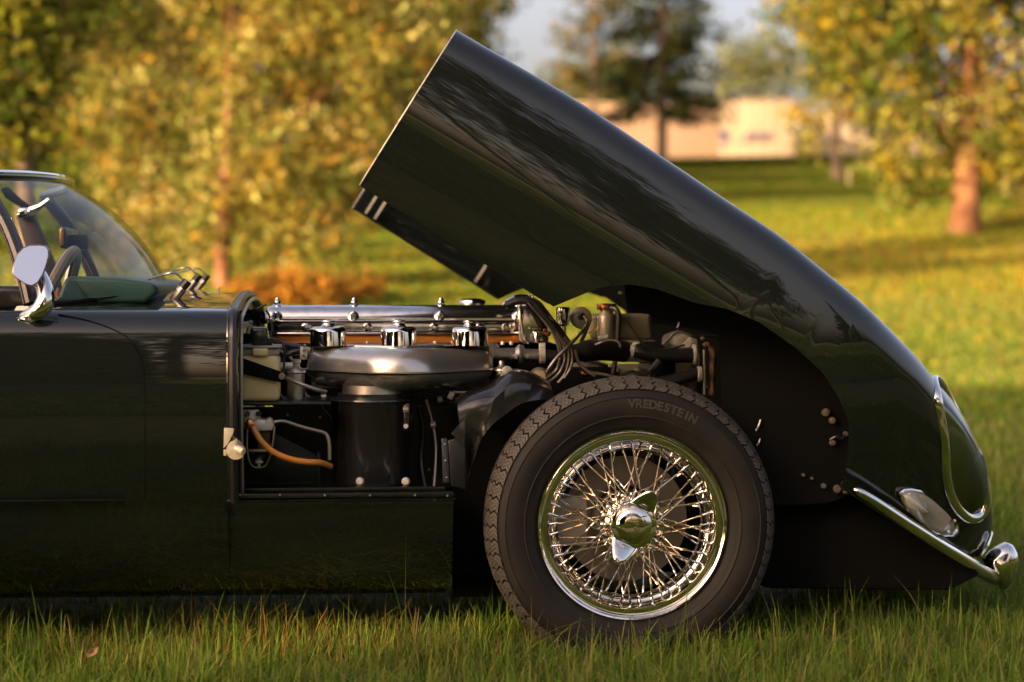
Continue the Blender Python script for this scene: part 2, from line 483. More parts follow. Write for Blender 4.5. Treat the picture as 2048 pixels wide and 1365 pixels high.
def make_grass():
    V, F, T = [], [], []
    off = 0
    def put(xy, h, w, dry=0.10, lean=0.75):
        nonlocal off
        n = len(xy)
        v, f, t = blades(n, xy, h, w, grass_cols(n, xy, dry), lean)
        V.append(v); F.append(f + off); T.append(t); off += len(v)
    # nearest strip, in front of and under the edge of the car
    n = 95000
    xy = np.stack([rng.uniform(-2.3, 2.0, n), rng.uniform(-0.95, 0.34, n)], -1)
    h = rng.gamma(6, 0.0108, n) * (1 + 0.22*np.sin(xy[:, 0]*9 + xy[:, 1]*13) + 0.15*np.sin(xy[:, 0]*23 - xy[:, 1]*17)); w = rng.uniform(0.0018, 0.0048, n)
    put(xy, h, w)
    n = 1300                                         # taller wisps
    xy = np.stack([rng.uniform(-2.3, 2.0, n), rng.uniform(-0.5, 0.3, n)], -1)
    put(xy, rng.uniform(0.075, 0.115, n), rng.uniform(0.002, 0.0034, n), 0.25, 0.45)
    # under the car: thin
    n = 22000
    xy = np.stack([rng.uniform(-2.3, 2.0, n), rng.uniform(0.34, 3.4, n)], -1)
    put(xy, rng.gamma(8, 0.0055, n), rng.uniform(0.0025, 0.005, n))
    # right of the nose, getting coarser with distance
    for y0, y1, n, hh, ww in ((-0.95, 1.5, 14000, 0.06, 0.004), (1.5, 5.0, 26000, 0.055, 0.007), (5.0, 11.0, 30000, 0.05, 0.014), (11.0, 22.0, 30000, 0.05, 0.03)):
        y = rng.uniform(y0, y1, n)
        D = y - CAM.y
        px = rng.uniform(1640, 2150, n)
        x = CAM.x + np.tan(YAW + np.arctan((px - 1024) / FPX)) * D
        put(np.stack([x, y], -1), rng.gamma(10, hh/10, n), rng.uniform(0.6, 1.3, n) * ww, 0.22)
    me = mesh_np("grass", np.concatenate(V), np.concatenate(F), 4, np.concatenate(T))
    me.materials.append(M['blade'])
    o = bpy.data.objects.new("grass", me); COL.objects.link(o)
    tag(o, "long green lawn grass with straw blades around the car", None, kind='stuff')

    # the lawn and hill behind: coarse tufts
    V, F, T = [], [], []
    n = 400000
    D = 7 + 81 * rng.random(n) ** 0.72
    px = np.where(rng.random(n) < 0.72, rng.uniform(350, 2200, n), rng.uniform(-900, 2700, n))
    px = np.where((D < 12) & (px > 1640), px - 1500, px)
    x = CAM.x + np.tan(YAW + np.arctan((px - 1024) / FPX)) * D
    y = CAM.y + D
    xy = np.stack([x, y], -1)
    c = grass_cols(n, xy * 0.18, 0.35)
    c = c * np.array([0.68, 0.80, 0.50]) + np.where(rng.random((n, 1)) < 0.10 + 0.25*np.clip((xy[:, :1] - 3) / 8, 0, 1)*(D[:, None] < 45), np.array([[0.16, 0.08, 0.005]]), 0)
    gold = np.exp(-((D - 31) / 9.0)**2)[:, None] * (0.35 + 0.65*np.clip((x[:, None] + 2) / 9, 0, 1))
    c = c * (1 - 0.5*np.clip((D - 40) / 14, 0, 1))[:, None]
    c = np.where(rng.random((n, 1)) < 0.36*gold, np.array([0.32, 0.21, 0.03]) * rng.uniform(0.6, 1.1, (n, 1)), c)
    ang = rng.uniform(0, 2*np.pi, n)
    w = rng.uniform(0.02, 0.06, n) * (0.4 + D / 50); h = rng.uniform(0.03, 0.07, n)
    dx, dy = np.cos(ang) * w / 2, np.sin(ang) * w / 2
    z = GZ(x, y)
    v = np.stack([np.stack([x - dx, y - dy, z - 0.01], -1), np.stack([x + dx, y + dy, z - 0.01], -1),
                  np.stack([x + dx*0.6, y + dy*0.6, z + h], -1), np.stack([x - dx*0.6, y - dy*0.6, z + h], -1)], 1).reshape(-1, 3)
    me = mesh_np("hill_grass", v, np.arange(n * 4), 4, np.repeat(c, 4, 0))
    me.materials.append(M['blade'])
    o = bpy.data.objects.new("grass", me); COL.objects.link(o)
    tag(o, "sunlit yellowish grass tufts over the rising lawn behind the car", None, kind='stuff')
make_grass()
def lawn_behind_viewer():
    n = 80000
    y = -2.0 - 60 * rng.random(n) ** 1.5
    x = rng.uniform(-1, 1, n) * (7 - y * 1.0)
    xy = np.stack([x, y], -1)
    c = grass_cols(n, xy * 0.3, 0.3) * np.array([0.85, 0.9, 0.7])
    ang = rng.uniform(0, 2*np.pi, n)
    w = rng.uniform(0.05, 0.12, n) * (0.6 - y / 40); h = rng.uniform(0.04, 0.09, n)
    dx, dy = np.cos(ang) * w / 2, np.sin(ang) * w / 2
    z = np.zeros(n)
    v = np.stack([np.stack([x - dx, y - dy, z - 0.01], -1), np.stack([x + dx, y + dy, z - 0.01], -1),
                  np.stack([x + dx*0.6, y + dy*0.6, z + h], -1), np.stack([x - dx*0.6, y - dy*0.6, z + h], -1)], 1).reshape(-1, 3)
    me = mesh_np("lawn_grass", v, np.arange(n * 4), 4, np.repeat(c, 4, 0))
    me.materials.append(M['blade'])
    o = bpy.data.objects.new("grass", me); COL.objects.link(o)
    tag(o, "grass of the open lawn on the viewer's side of the car", None, kind='stuff')
lawn_behind_viewer()

# ------------------------------------------------------------------ trees
LEAF = np.array([0.80, 0.90, 0.78])
GOLD = [(0.34, 0.25, 0.055), (0.28, 0.22, 0.05), (0.50, 0.39, 0.15), (0.22, 0.20, 0.05), (0.15, 0.155, 0.04), (0.36, 0.20, 0.04)]
OLIVE = [(0.10, 0.11, 0.022), (0.15, 0.13, 0.03), (0.07, 0.08, 0.018), (0.22, 0.17, 0.03)]
GREEN = [(0.075, 0.11, 0.018), (0.11, 0.14, 0.022), (0.05, 0.075, 0.014), (0.26, 0.24, 0.03)]
DARK = [(0.035, 0.045, 0.012), (0.05, 0.055, 0.015), (0.025, 0.032, 0.01)]
BROWN = [(0.14, 0.10, 0.035), (0.10, 0.085, 0.03), (0.17, 0.115, 0.04), (0.06, 0.055, 0.02)]
FIR = [(0.030, 0.042, 0.018), (0.042, 0.055, 0.020), (0.020, 0.030, 0.014), (0.085, 0.085, 0.02)]

def leaf_mesh(name, cen, rad, col, per, size, holes=()):
    """leaf quads gathered in clumps: cen (k,3), rad (k,), col (k,3)"""
    k = len(cen)
    n = k * per
    idx = np.repeat(np.arange(k), per)
    p = cen[idx] + rng.normal(0, 1, (n, 3)) * rad[idx, None] * np.array([1, 1, 0.8]) * 0.55
    for (q, dirv, rr) in holes:
        rel = p - np.array(q); dv = np.array(dirv)
        keep = np.linalg.norm(rel - (rel @ dv)[:, None] * dv, axis=1) > rr
        p = p[keep]; idx = idx[keep]; n = len(p)
    a = rng.normal(0, 1, (n, 3)); a /= np.linalg.norm(a, axis=1)[:, None]
    b = rng.normal(0, 1, (n, 3)); b -= a * (a * b).sum(1)[:, None]; b /= np.linalg.norm(b, axis=1)[:, None]
    s = size * rng.uniform(0.6, 1.3, (n, 1))
    a *= s * 0.5; b *= s * 0.33
    v = np.stack([p - a, p - b, p + a, p + b], 1).reshape(-1, 3)
    c = col[idx] * LEAF * rng.uniform(0.7, 1.35, (n, 1)) * rng.uniform(0.9, 1.1, (n, 3))
    return mesh_np(name, v, np.arange(n * 4), 4, np.repeat(c, 4, 0))

def ellipsoid_clumps(ells, k):
    """clump centres in a set of ellipsoids (cx,cy,cz,rx,ry,rz), biased to the shell, with an uneven outline"""
    vol = np.array([e[3]*e[4]*e[5] for e in ells]) ** 0.75
    which = rng.choice(len(ells), k, p=vol / vol.sum())
    E = np.array(ells)[which]
    d = rng.normal(0, 1, (k, 3)); d /= np.linalg.norm(d, axis=1)[:, None]
    r = rng.random(k) ** 0.42
    bump = 1 + 0.22*np.sin(d[:, 0]*5 + which*2.1)*np.cos(d[:, 2]*6 + which) + rng.normal(0, 0.08, k)
    return E[:, :3] + d * E[:, 3:] * (r * bump)[:, None]

def make_tree(name, label, base, trunk_r, top_z, ells, k, per, leaf, pal, clump_r=0.35, bark='bark', group=None, cat='tree', holes=(), limbs=14, wpal=None, lean=0.0):
    bx, by = base
    bz = ground_z(bx, by)
    root = empty(name, (bx, by, bz))
    tag(root, label, cat, group)
    cen = ellipsoid_clumps(ells, k)
    palette = np.array(pal)
    cc = palette[rng.choice(len(pal), len(cen), p=wpal)]
    t = MB()
    pts = [Vector((bx + lean*(s**1.5)*top_z + 0.05*math.sin(s*5+bx), by + 0.05*math.cos(s*4+by), bz - 0.25 + s*(top_z - bz + 0.25))) for s in np.linspace(0, 1, 9)]
    rad = [trunk_r * k for k in (1.32, 1.03, 0.96, 0.86, 0.72, 0.56, 0.42, 0.28, 0.15)]
    t.tube(pts, [max(r, 0.012) for r in rad], 12)
    for _ in range(limbs):
        i = rng.integers(3, 8)
        q = cen[rng.integers(0, len(cen))]
        p0 = pts[i]; p1 = Vector(q)
        mid = (p0 + p1) / 2 + Vector((0, 0, 0.12 * (p1 - p0).length))
        r0 = rad[i] * 0.42
        t.tube(spline([p0, mid, p1], 5), np.linspace(max(r0, 0.012), 0.008, 11), 6)
    t.build('trunk', M[bark], root)
    me = leaf_mesh('crown', cen, np.full(len(cen), clump_r), cc, per, leaf, holes)
    me.materials.append(M['leaf'])
    link(bpy.data.objects.new('crown', me), root)
    return root

def PD(px, py, D): return P(px, py, CAM.y + D)

def px_ell(D, boxes, ry=0.8):
    """ellipsoids from photo-pixel boxes (x0,y0,x1,y1) at distance D"""
    out = []
    for x0, y0, x1, y1 in boxes:
        c = PD((x0+x1)/2, (y0+y1)/2, D)
        k = D / FPX
        rx, rz = (x1-x0)/2*k, (y1-y0)/2*k
        out.append((c.x, c.y, c.z, rx, max(rx, rz)*ry, rz))
    return out

def base_at(px, D):
    p = PD(px, 560, D); return (p.x, p.y)

AUT = "golden trees at the edge of the wood"
make_tree('golden_tree', 'tall golden autumn tree with a reddish trunk behind the bulkhead', base_at(452, 27), 0.10, 4.4,
          px_ell(27, [(330,-260,800,170),(380,60,640,420),(520,180,800,480),(300,330,520,520),(440,380,720,560),(580,-100,880,260)], 0.7),
          560, 26, 0.105, GOLD, 0.30, 'bark_red', AUT)
make_tree('golden_tree', 'smaller pale golden tree behind the windscreen', base_at(300, 30), 0.10, 3.6,
          px_ell(30, [(120,130,420,360),(180,300,400,500),(200,420,420,560)], 0.7),
          220, 26, 0.105, GOLD[1:] + OLIVE[:2], 0.32, 'bark', AUT)
make_tree('yellow_green_tree', 'yellow-green tree with dark hollows in the upper left corner', base_at(60, 22), 0.12, 4.2,
          px_ell(22, [(-220,-260,260,120),(-160,-60,150,250),(-120,120,120,360)], 0.8),
          380, 26, 0.10, GREEN + OLIVE, 0.26, 'bark', None)
make_tree('olive_bush', 'dense olive bush growing behind the windscreen top', base_at(150, 33), 0.08, 1.9,
          px_ell(33, [(-80,270,330,600),(180,330,460,600),(-80,420,120,620)], 0.7), 260, 26, 0.12, GREEN + OLIVE, 0.3, 'bark', None, 'bush')
make_tree('brown_tree', 'brownish tree standing in the dark of the wood', base_at(330, 40), 0.16, 6.2,
          px_ell(40, [(120,-260,480,300),(250,100,560,520),(380,260,700,560)], 0.7), 420, 26, 0.16, BROWN + OLIVE, 0.45, 'bark', None)
make_tree('brown_tree', 'brown and olive tree seen above the raised bonnet end', base_at(800, 42), 0.16, 6.5,
          px_ell(42, [(640,-260,980,160),(640,60,900,420),(560,260,820,520)], 0.7), 420, 26, 0.15, BROWN + GOLD[3:] + OLIVE, 0.42, 'bark', None)
make_tree('dark_tree', 'dark green tree beside the open patch of sky', base_at(930, 52), 0.18, 8.5,
          px_ell(52, [(840,-300,1010,120),(820,40,1000,300),(760,180,960,430)], 0.7), 330, 24, 0.17, OLIVE + DARK, 0.5, 'bark', None)
for i, (px, D, h) in enumerate(((-60, 47, 7.5), (180, 55, 9.5), (420, 58, 10.0), (640, 60, 9.0), (820, 66, 8.0))):
    k = D / FPX
    make_tree('wood_tree', ['dark leafy tree at the back of the wood, far left', 'dark leafy tree at the back of the wood over the windscreen',
              'dark leafy tree at the back of the wood behind the golden tree', 'dark leafy tree at the back of the wood left of the bonnet edge',
              'dark leafy tree at the back of the wood nearest the bonnet'][i],
              base_at(px, D), 0.2, 2 + h*0.7, [(*PD(px, 330, D)[:2], ground_z(*base_at(px, D)) + h*0.5, 190*k, 150*k, h*0.52)],
              430, 24, 0.24, DARK + BROWN, 0.62, 'bark', 'dark trees at the back of the wood')
for i, (px, D) in enumerate(((530, 24.5), (705, 25.5), (615, 24))):
    make_tree('rust_shrub', ['low rust-coloured shrub right of the reddish trunk', 'low rust-coloured shrub nearest the bonnet corner', 'low rust-coloured shrub between the two others'][i],
              base_at(px, D), 0.02, ground_z(*base_at(px, D)) + 0.4,
              px_ell(D, [(px-75, 545, px+75, 612)], 0.6), 60, 24, 0.07, [(0.50, 0.20, 0.035), (0.40, 0.17, 0.03), (0.24, 0.13, 0.03)], 0.13, 'bark', 'rust-coloured shrubs under the trees', 'shrub', limbs=6)
make_tree('autumn_tree', 'large golden tree with a broad orange-lit trunk on the lawn', base_at(1932, 38), 0.27, 6.6,
          px_ell(38, [(1640,-320,2260,160),(1600,-60,1900,250),(1700,120,1960,360),(1880,80,2200,380),(1520,-200,1800,120),(1580,190,1660,330),(1740,280,1900,410),(1960,260,2140,420)], 0.75),
          1250, 22, 0.15, GOLD[:4] + OLIVE + GREEN[:2] + [(0.46, 0.28, 0.02)], 0.34, 'bark_red', None, limbs=34)
make_tree('dark_trunk_tree', 'olive tree with a thin dark trunk before the pale building', base_at(1672, 62), 0.15, 9.2,
          px_ell(62, [(1580,-120,1790,120),(1590,20,1760,190),(1630,110,1800,250)], 0.7), 300, 22, 0.17, OLIVE + DARK + GOLD[3:5], 0.45, 'bark', None)

def make_conifer(name, label, base, h, r, z0, pal, dens=1.0, droop=0.25, group=None, seed=1):
    bx, by = base; bz = ground_z(bx, by)
    root = empty(name, (bx, by, bz)); tag(root, label, 'tree', group)
    t = MB().tube([(bx, by, bz - 0.2), (bx + 0.04, by, bz + h*0.5), (bx, by, bz + h)], [r*0.062 + 0.03, r*0.045 + 0.02, 0.02], 10)
    cen, cols = [], []
    pal = np.array(pal)
    lev = z0
    while lev < h * 0.98:
        f = (h - lev) / (h - z0)
        L = r * f ** 0.75
        nb = int(6 + 3 * rng.random())
        for b in range(nb):
            a = rng.uniform(0, 2*np.pi); ll = L * rng.uniform(0.65, 1.12)
            tip = Vector((bx + math.cos(a)*ll, by + math.sin(a)*ll, bz + lev + 0.1*ll - droop*ll*0.6))
            st = Vector((bx, by, bz + lev))
            t.tube([st, (st + tip)/2 + Vector((0, 0, 0.06*ll)), tip], [0.03, 0.02, 0.008], 5)
            ns = max(2, int(6 * ll * dens))
            for s in range(ns):
                u = 0.22 + 0.8 * (s + rng.random()) / ns
                q = st.lerp(tip, u)
                cen.append((q.x + rng.normal(0, 0.12), q.y + rng.normal(0, 0.12), q.z + rng.normal(0, 0.07)))
                cols.append(pal[rng.integers(0, len(pal))])
        lev += 0.34 + 0.12 * rng.random()
    t.build('trunk', M['bark'], root)
    me = leaf_mesh('crown', np.array(cen), np.full(len(cen), 0.26), np.array(cols), 13, 0.17)
    me.materials.append(M['needle'])
    link(bpy.data.objects.new('crown', me), root)
    return root
make_conifer('fir_tree', 'dark fir tree with a bare lower trunk before the building', base_at(1323, 72), 14.5, 2.75, 1.85, FIR, 0.85)
make_conifer('pine_tree', 'thin brownish pine against the open sky', base_at(1185, 84), 13.0, 2.2, 2.6, BROWN[:3] + FIR[:1], 0.38, -0.45)

# ------------------------------------------------------------------ low commercial building on the hill
def building():
    wallm = new_mat('peach_render', (0.22, 0.15, 0.10), 0.8, noise=(0.25, (0.18, 0.12, 0.078), 0.4, 0.7))
    whitem = new_mat('pale_render', (0.235, 0.19, 0.135), 0.8, noise=(0.3, (0.20, 0.16, 0.112), 0.4, 0.7))
    capm = new_mat('parapet_cap', (0.45, 0.30, 0.20), 0.6)
    blue = new_mat('blue_sign_paint', (0.012, 0.016, 0.10), 0.6)
    D = 112
    a, b, c = PD(1090, 210, D), PD(1440, 207, D), PD(1588, 196, D)
    zb = ground_z(b.x, b.y) - 0.3
    root = empty('commercial_building', (b.x, b.y, zb))
    tag(root, 'long low peach-walled commercial building on top of the hill', 'building')
    MB().box((a.x, b.y, zb), (b.x, b.y + 16, PD(1300, 211, D).z)).build('wall', wallm, root, bevel=0.02)
    MB().box((b.x, b.y - 0.35, zb), (c.x, b.y + 15.5, PD(1500, 203, D).z)).build('wall', whitem, root, bevel=0.02)
    MB().box((a.x - 0.1, b.y - 0.10, PD(1300, 211, D).z), (b.x - 0.01, b.y + 16, PD(1300, 208, D).z)).build('parapet', capm, root)
    MB().box((b.x - 0.05, b.y - 0.45, PD(1500, 203, D).z), (c.x + 0.1, b.y + 15.5, PD(1500, 200, D).z)).build('parapet', whitem, root)
    # vertical panel joints in the pale front, each a shallow recessed strip
    n = 6
    for i in range(1, n):
        x = b.x + (c.x - b.x) * i / n
        MB().box((x - 0.03, b.y - 0.362, zb + 0.2), (x + 0.03, b.y - 0.345, PD(1500, 204, D).z)).build('panel_joint', capm, root)
    # sign: emblem and two short lines of blurred lettering
    y = b.y - 0.42
    em = [(1434, 262), (1442, 260), (1456, 264), (1459, 282), (1452, 283), (1449, 272), (1436, 272)]
    MB().prism(em, y, 0.06).build('emblem', blue, root)
    MB().prism([(1437, 276), (1446, 278), (1452, 292), (1440, 294)], y, 0.06).build('emblem', new_mat('faded_sign_paint', (0.16, 0.12, 0.15), 0.7), root)
    fade = new_mat('violet_sign_paint', (0.055, 0.045, 0.12), 0.7)
    x = 1492
    for i, wd in enumerate((6, 5, 7, 6, 5, 7, 6)):
        m = MB()
        m.prism([(x, 266), (x + 1.6, 266), (x + 1.6, 277), (x, 277)], y, 0.05)
        m.prism([(x + wd - 1.6, 266), (x + wd, 266), (x + wd, 277), (x + wd - 1.6, 277)], y, 0.05)
        m.prism([(x + 1.7, 266), (x + wd - 1.7, 266), (x + wd - 1.7, 268), (x + 1.7, 268)], y, 0.05) if i % 2 else m.prism([(x + 1.7, 271), (x + wd - 1.7, 271), (x + wd - 1.7, 273), (x + 1.7, 273)], y, 0.05)
        m.build('sign_stroke', fade, root)
        x += wd + 2.2
    x = 1476
    for i, wd in enumerate((4, 5, 5, 4, 6, 5, 5, 4)):
        m = MB()
        m.prism([(x, 280), (x + 1.4, 280), (x + 1.4, 287), (x, 287)], y, 0.05)
        m.prism([(x + 1.5, 280), (x + wd, 280), (x + wd, 281.6), (x + 1.5, 281.6)], y, 0.05)
        m.build('sign_stroke', fade, root)
        x += wd + 3.6
    D2 = 122
    a, b = PD(1606, 222, D2), PD(2230, 232, D2)
    r2 = empty('white_building', (a.x, a.y, zb))
    tag(r2, 'white building wing behind the large golden tree', 'building')
    MB().box((a.x, a.y, zb), (b.x, a.y + 14, PD(1700, 228, D2).z)).build('wall', whitem, r2, bevel=0.02)
    MB().box((a.x - 0.1, a.y - 0.12, PD(1700, 228, D2).z), (b.x, a.y + 14, PD(1700, 224, D2).z)).build('roof', capm, r2)
    dark = new_mat('dark_window', (0.03, 0.03, 0.035), 0.1)
    for px in (1760, 1880, 2010):
        p = PD(px, 258, D2)
        f = MB().box((p.x - 0.85, a.y - 0.06, p.z - 0.55), (p.x + 0.85, a.y - 0.004, p.z + 0.55)).build('window', dark, r2)
building()
make_tree('far_tree', 'hazy green tree beyond the left end of the building', base_at(1190, 140), 0.3, 9, px_ell(140, [(1080,120,1330,230),(1180,90,1290,200)], 0.6), 160, 22, 0.4, [(0.13,0.15,0.06),(0.10,0.12,0.05)], 1.0, 'bark', 'trees beyond the building')
make_tree('far_tree', 'pale tree beyond the middle of the building roof', base_at(1480, 150), 0.3, 10, px_ell(150, [(1400,80,1560,230),(1440,60,1620,200)], 0.6), 140, 20, 0.4, [(0.20,0.19,0.09),(0.14,0.14,0.06)], 1.1, 'bark', 'trees beyond the building')
# young tree's tan trunk guard on the hill
p = base_at(1697, 58)
g = MB().lathe((p[0], p[1], ground_z(*p) - 0.1), (0,0,1), [(0.04,0),(0.04,0.58),(0.035,0.60),(0.02,0.61)], 10)
tag(g.build('trunk_guard', M['fins']), 'thin tan post on the hillside below the building', 'post')

# ------------------------------------------------------------------ trees behind the camera: they shade the car and show in its paint
H2 = Vector((TO_SUN.x, TO_SUN.y, 0)).normalized()
N2 = Vector((-H2.y, H2.x, 0))
def along(t, s): return (H2 * t + N2 * s)
hole = [((P(px, 1230, 0.1).x, y, 0.06), tuple(TO_SUN), r) for px, y, r in ((250, 0.10, .15), (330, 0.12, .2), (430, 0.12, .22), (520, 0.12, .2), (620, 0.14, .17), (830, 0.14, .12), (90, -0.2, .13), (340, -0.22, .17), (420, -0.20, .14))]
for i, (t, s, w, zc, zr) in enumerate(((19, 0.2, 4.0, 4.6, 3.9), (27, -2.6, 4.4, 6.0, 5.0), (31, 0.6, 3.8, 7.2, 4.2))):
    c = along(t, s)
    make_tree('shade_tree', ['leafy tree nearest the car on the sun side', 'second leafy tree on the sun side, nearer the bonnet end', 'leafy tree farthest out on the sun side'][i],
              (c.x, c.y), 0.2, zc + 1, [(c.x, c.y, zc, w*0.75, w*0.75, zr*0.9), (c.x - w*0.5, c.y + w*0.3, zc - 0.8, w*0.55, w*0.55, zr*0.6), (c.x + w*0.5, c.y - w*0.3, zc - 0.6, w*0.55, w*0.55, zr*0.6), (c.x + w*0.2, c.y + w*0.3, zc + zr*0.4, w*0.5, w*0.5, zr*0.6)], 700, 26, 0.26, OLIVE + DARK, 0.6, 'bark', 'trees on the sun side of the lawn', holes=hole)
spec = [(-17, -33, 5.5, 19), (-9.5, -37, 5.0, 24.0), (-3.5, -34, 4.6, 22.5), (3.0, -38, 5.2, 24.0), (8.5, -35, 4.2, 18.0), (14.0, -42, 4.4, 13.0)]
for i, (x, y, w, h) in enumerate(spec):
    zb = 2.8
    make_tree('row_tree', ['first', 'second', 'third', 'fourth', 'fifth', 'sixth'][i] + ' tree from the wood end in the row behind the viewer',
              (x, y), 0.22, h * 0.8, [(x, y, zb + (h - zb)*0.5, w, w*0.8, (h - zb)*0.5)], 420, 26, 0.32, DARK + OLIVE[:3], 0.75, 'bark', 'row of trees behind the viewer')
make_conifer('tall_fir', 'tall narrow fir across the lawn behind the viewer', (24, -40), 12, 2.6, 0.8, FIR, 1.2)
make_conifer('tall_fir', 'broader fir beside the tall narrow one behind the viewer', (30, -41), 9, 3.0, 0.8, FIR, 1.2)
hx = MB()
def reflection_hedge():  # made-up hedge, shaped to darken the door's reflection
    n = 6500
    c = np.stack([rng.uniform(-9.5, -2.1, n), rng.uniform(-13.2, -11.4, n), 5.2 * rng.random(n) ** 0.85], -1)
    c[:, 0] = np.minimum(c[:, 0], -2.25 - 0.10 * np.maximum(0, c[:, 2] - 1.5) ** 2 - 0.9 * np.maximum(0, c[:, 2] - 4.4))
    root = empty('reflection_hedge', (-5.8, -12.3, 0)); tag(root, 'dense dark evergreen hedge behind the viewer', 'hedge')
    me = leaf_mesh('foliage', c, np.full(n, 0.28), np.array(DARK)[rng.integers(0, 3, n)], 8, 0.20)
    me.materials.append(M['needle']); link(bpy.data.objects.new('foliage', me), root)
    t = MB()
    for k in range(7): t.tube([(-9.2 + k*1.0, -12.3, -0.1), (-9.2 + k*1.0, -12.3, 2.6)], [0.07, 0.03], 7)
    t.build('stem', M['bark'], root)
reflection_hedge()
# ------------------------------------------------------------------ the car
YC = 0.79                                           # centre plane of the car
car = empty('roadster', (-0.6, YC, 0))
tag(car, 'dark green vintage roadster with its long bonnet tipped forward over the engine', 'car')

def half_section(yn, b0, bw, bt, bl, tuck=0.05, RS=0.75, r=0.07, rise=0.03, n1=9, n2=10, n3=10, n4=9, yc=YC):
    """near half of a body section: (y, b) from the lower edge bl up to the crest and on to the centre line"""
    th1 = R(84)
    lo, hi = 0.0, 1.2                               # angle where the corner arc starts
    r = min(r, (bt - bw) * 0.8, max(0.004, (yc - yn) * 0.8))
    for _ in range(40):
        th = (lo + hi) / 2
        b_c = bw + RS * math.sin(th)
        if b_c + r * (math.sin(th1) - math.sin(th)) > bt: hi = th
        else: lo = th
    th0 = (lo + hi) / 2
    bc = bw + RS * math.sin(th0)
    side = lambda b: yn + tuck * ((bw - b) / max(bw - b0, 1e-3))**2 if b < bw else yn + RS * (1 - math.sqrt(max(0, 1 - ((b - bw) / RS)**2)))
    bl = min(bl, bc - 0.004)
    pts = []
    bm = bw if bl < bw else bl
    if bl < bw:
        pts += [(side(b), b) for b in np.linspace(bl, bw, n1 + 1)[:-1]]
        pts += [(side(b), b) for b in np.linspace(bw, bc, n2 + 1)[:-1]]
    else:
        pts += [(side(b), b) for b in np.linspace(bl, bc, n1 + n2 + 1)[:-1]]
    yq = side(bc)
    for th in np.linspace(th0, th1, n3 + 1)[:-1]:
        pts.append((yq + r * (math.cos(th0) - math.cos(th)), bc + r * (math.sin(th) - math.sin(th0))))
    y1 = yq + r * (math.cos(th0) - math.cos(th1)); b1 = bc + r * (math.sin(th1) - math.sin(th0))
    for t in np.linspace(0, 1, n4 + 1):
        pts.append((y1 + (yc - y1) * t, b1 + rise * (1 - (1 - t)**2)))
    return pts

def mirror(pts, yc=YC):
    return pts + [(2*yc - y, b) for y, b in pts[-2::-1]]

# ---- body behind the engine bay
XB = P(452, 800, 0).x                               # plane of the bulkhead
ZS, ZW, ZT = P(452, 1003, 0.04).z, P(452, 772, 0).z, P(452, 621, 0.06).z
XC = P(112, 620, 0.1).x                             # front of the cockpit
def body_section(x, cockpit):
    back = max(0, (-2.0 - x)) / 1.4
    zt = ZT + 0.004 * (XB - x) - 0.16 * back**2
    yn = 0.0 + 0.16 * back**2
    s = half_section(yn, ZS, ZW, zt, ZS, tuck=0.05, RS=0.75, r=0.065, rise=0.033)
    if cockpit:                                     # open top: lip, then down into the footwell
        k = len(s) - 10
        for i in range(k, len(s)):
            t = (i - k) / 9
            if t < 0.35: s[i] = (s[k-1][0] + 0.05 * (t / 0.35 + 0.1), s[k-1][1] - 0.001)
            elif t < 0.75: s[i] = (s[k-1][0] + 0.06, s[k-1][1] - (t - 0.34) / 0.41 * (zt - 0.30))
            else: s[i] = (s[k-1][0] + 0.06 + (YC - s[k-1][0] - 0.06) * (t - 0.75) / 0.25, 0.28)
    sill = [(0.36, 0.12), (0.20, 0.16), (0.125, 0.21), (0.085, ZS - 0.09), (0.064, ZS - 0.04), (0.057, ZS - 0.010)]
    return mirror(sill + s)
m = MB()
xs = list(np.linspace(-3.4, XC - 0.012, 26)) + list(np.linspace(XC, XB - 0.006, 16)) + [XB]
m.rings([[(x, y, z) for y, z in body_section(x, x < XC - 0.001 and x > -2.75)] for x in xs], True, True, True)
m.build('body', M['paint'], car, angle=38)

# scuttle plinth that carries the windscreen: a swept ridge rising to the front
def scuttle_z(x, y):
    t = min(1, abs(y - YC) / 0.69)
    return ZT + 0.033 * (1 - t*t) + 0.002
def wsc_bottom(u):
    """windscreen base line, u from -1 (near) to 1 (far)"""
    near, mid = P(62, 609, 0.12), P(334, 571, YC)
    y = YC + u * (YC - 0.12)
    e = abs(u)
    x = mid.x + (near.x - mid.x) * (1 - math.sqrt(max(0, 1 - e**2.0)) if e < 1 else 1) * (0.62 + 0.38*e)
    z = mid.z + (near.z - mid.z) * e**2.2
    return Vector((x, y, z))
def wsc_top(u):
    near, mid = P(-52, 352, 0.24), P(132, 364, YC)
    y = YC + u * (YC - 0.24)
    e = abs(u)
    x = mid.x + (near.x - mid.x) * e**2.2
    z = mid.z + (near.z - mid.z) * e**2.2
    return Vector((x, y, z))
U = np.linspace(-1, 1, 49)
m = MB()
rings = []
for u in U:
    b = wsc_bottom(u)
    zb = scuttle_z(b.x, b.y)
    fx = 0.10 + 0.02 * (1 - abs(u))
    fy = -0.035 * (1 if u < 0 else -1) * abs(u)**1.5
    rings.append([(b.x - 0.05, b.y, zb - 0.03), (b.x - 0.03, b.y, b.z - 0.004), (b.x + 0.004, b.y, b.z - 0.002), (b.x + 0.03, b.y + fy*0.3, b.z - 0.012),
                  (b.x + fx*0.65, b.y + fy*0.7, zb + 0.25*(b.z - zb)), (b.x + fx, b.y + fy, zb - 0.003), (b.x + fx, b.y + fy, zb - 0.03)])
m.rings(rings)
m.build('scuttle_plinth', M['paint'], car, angle=50)

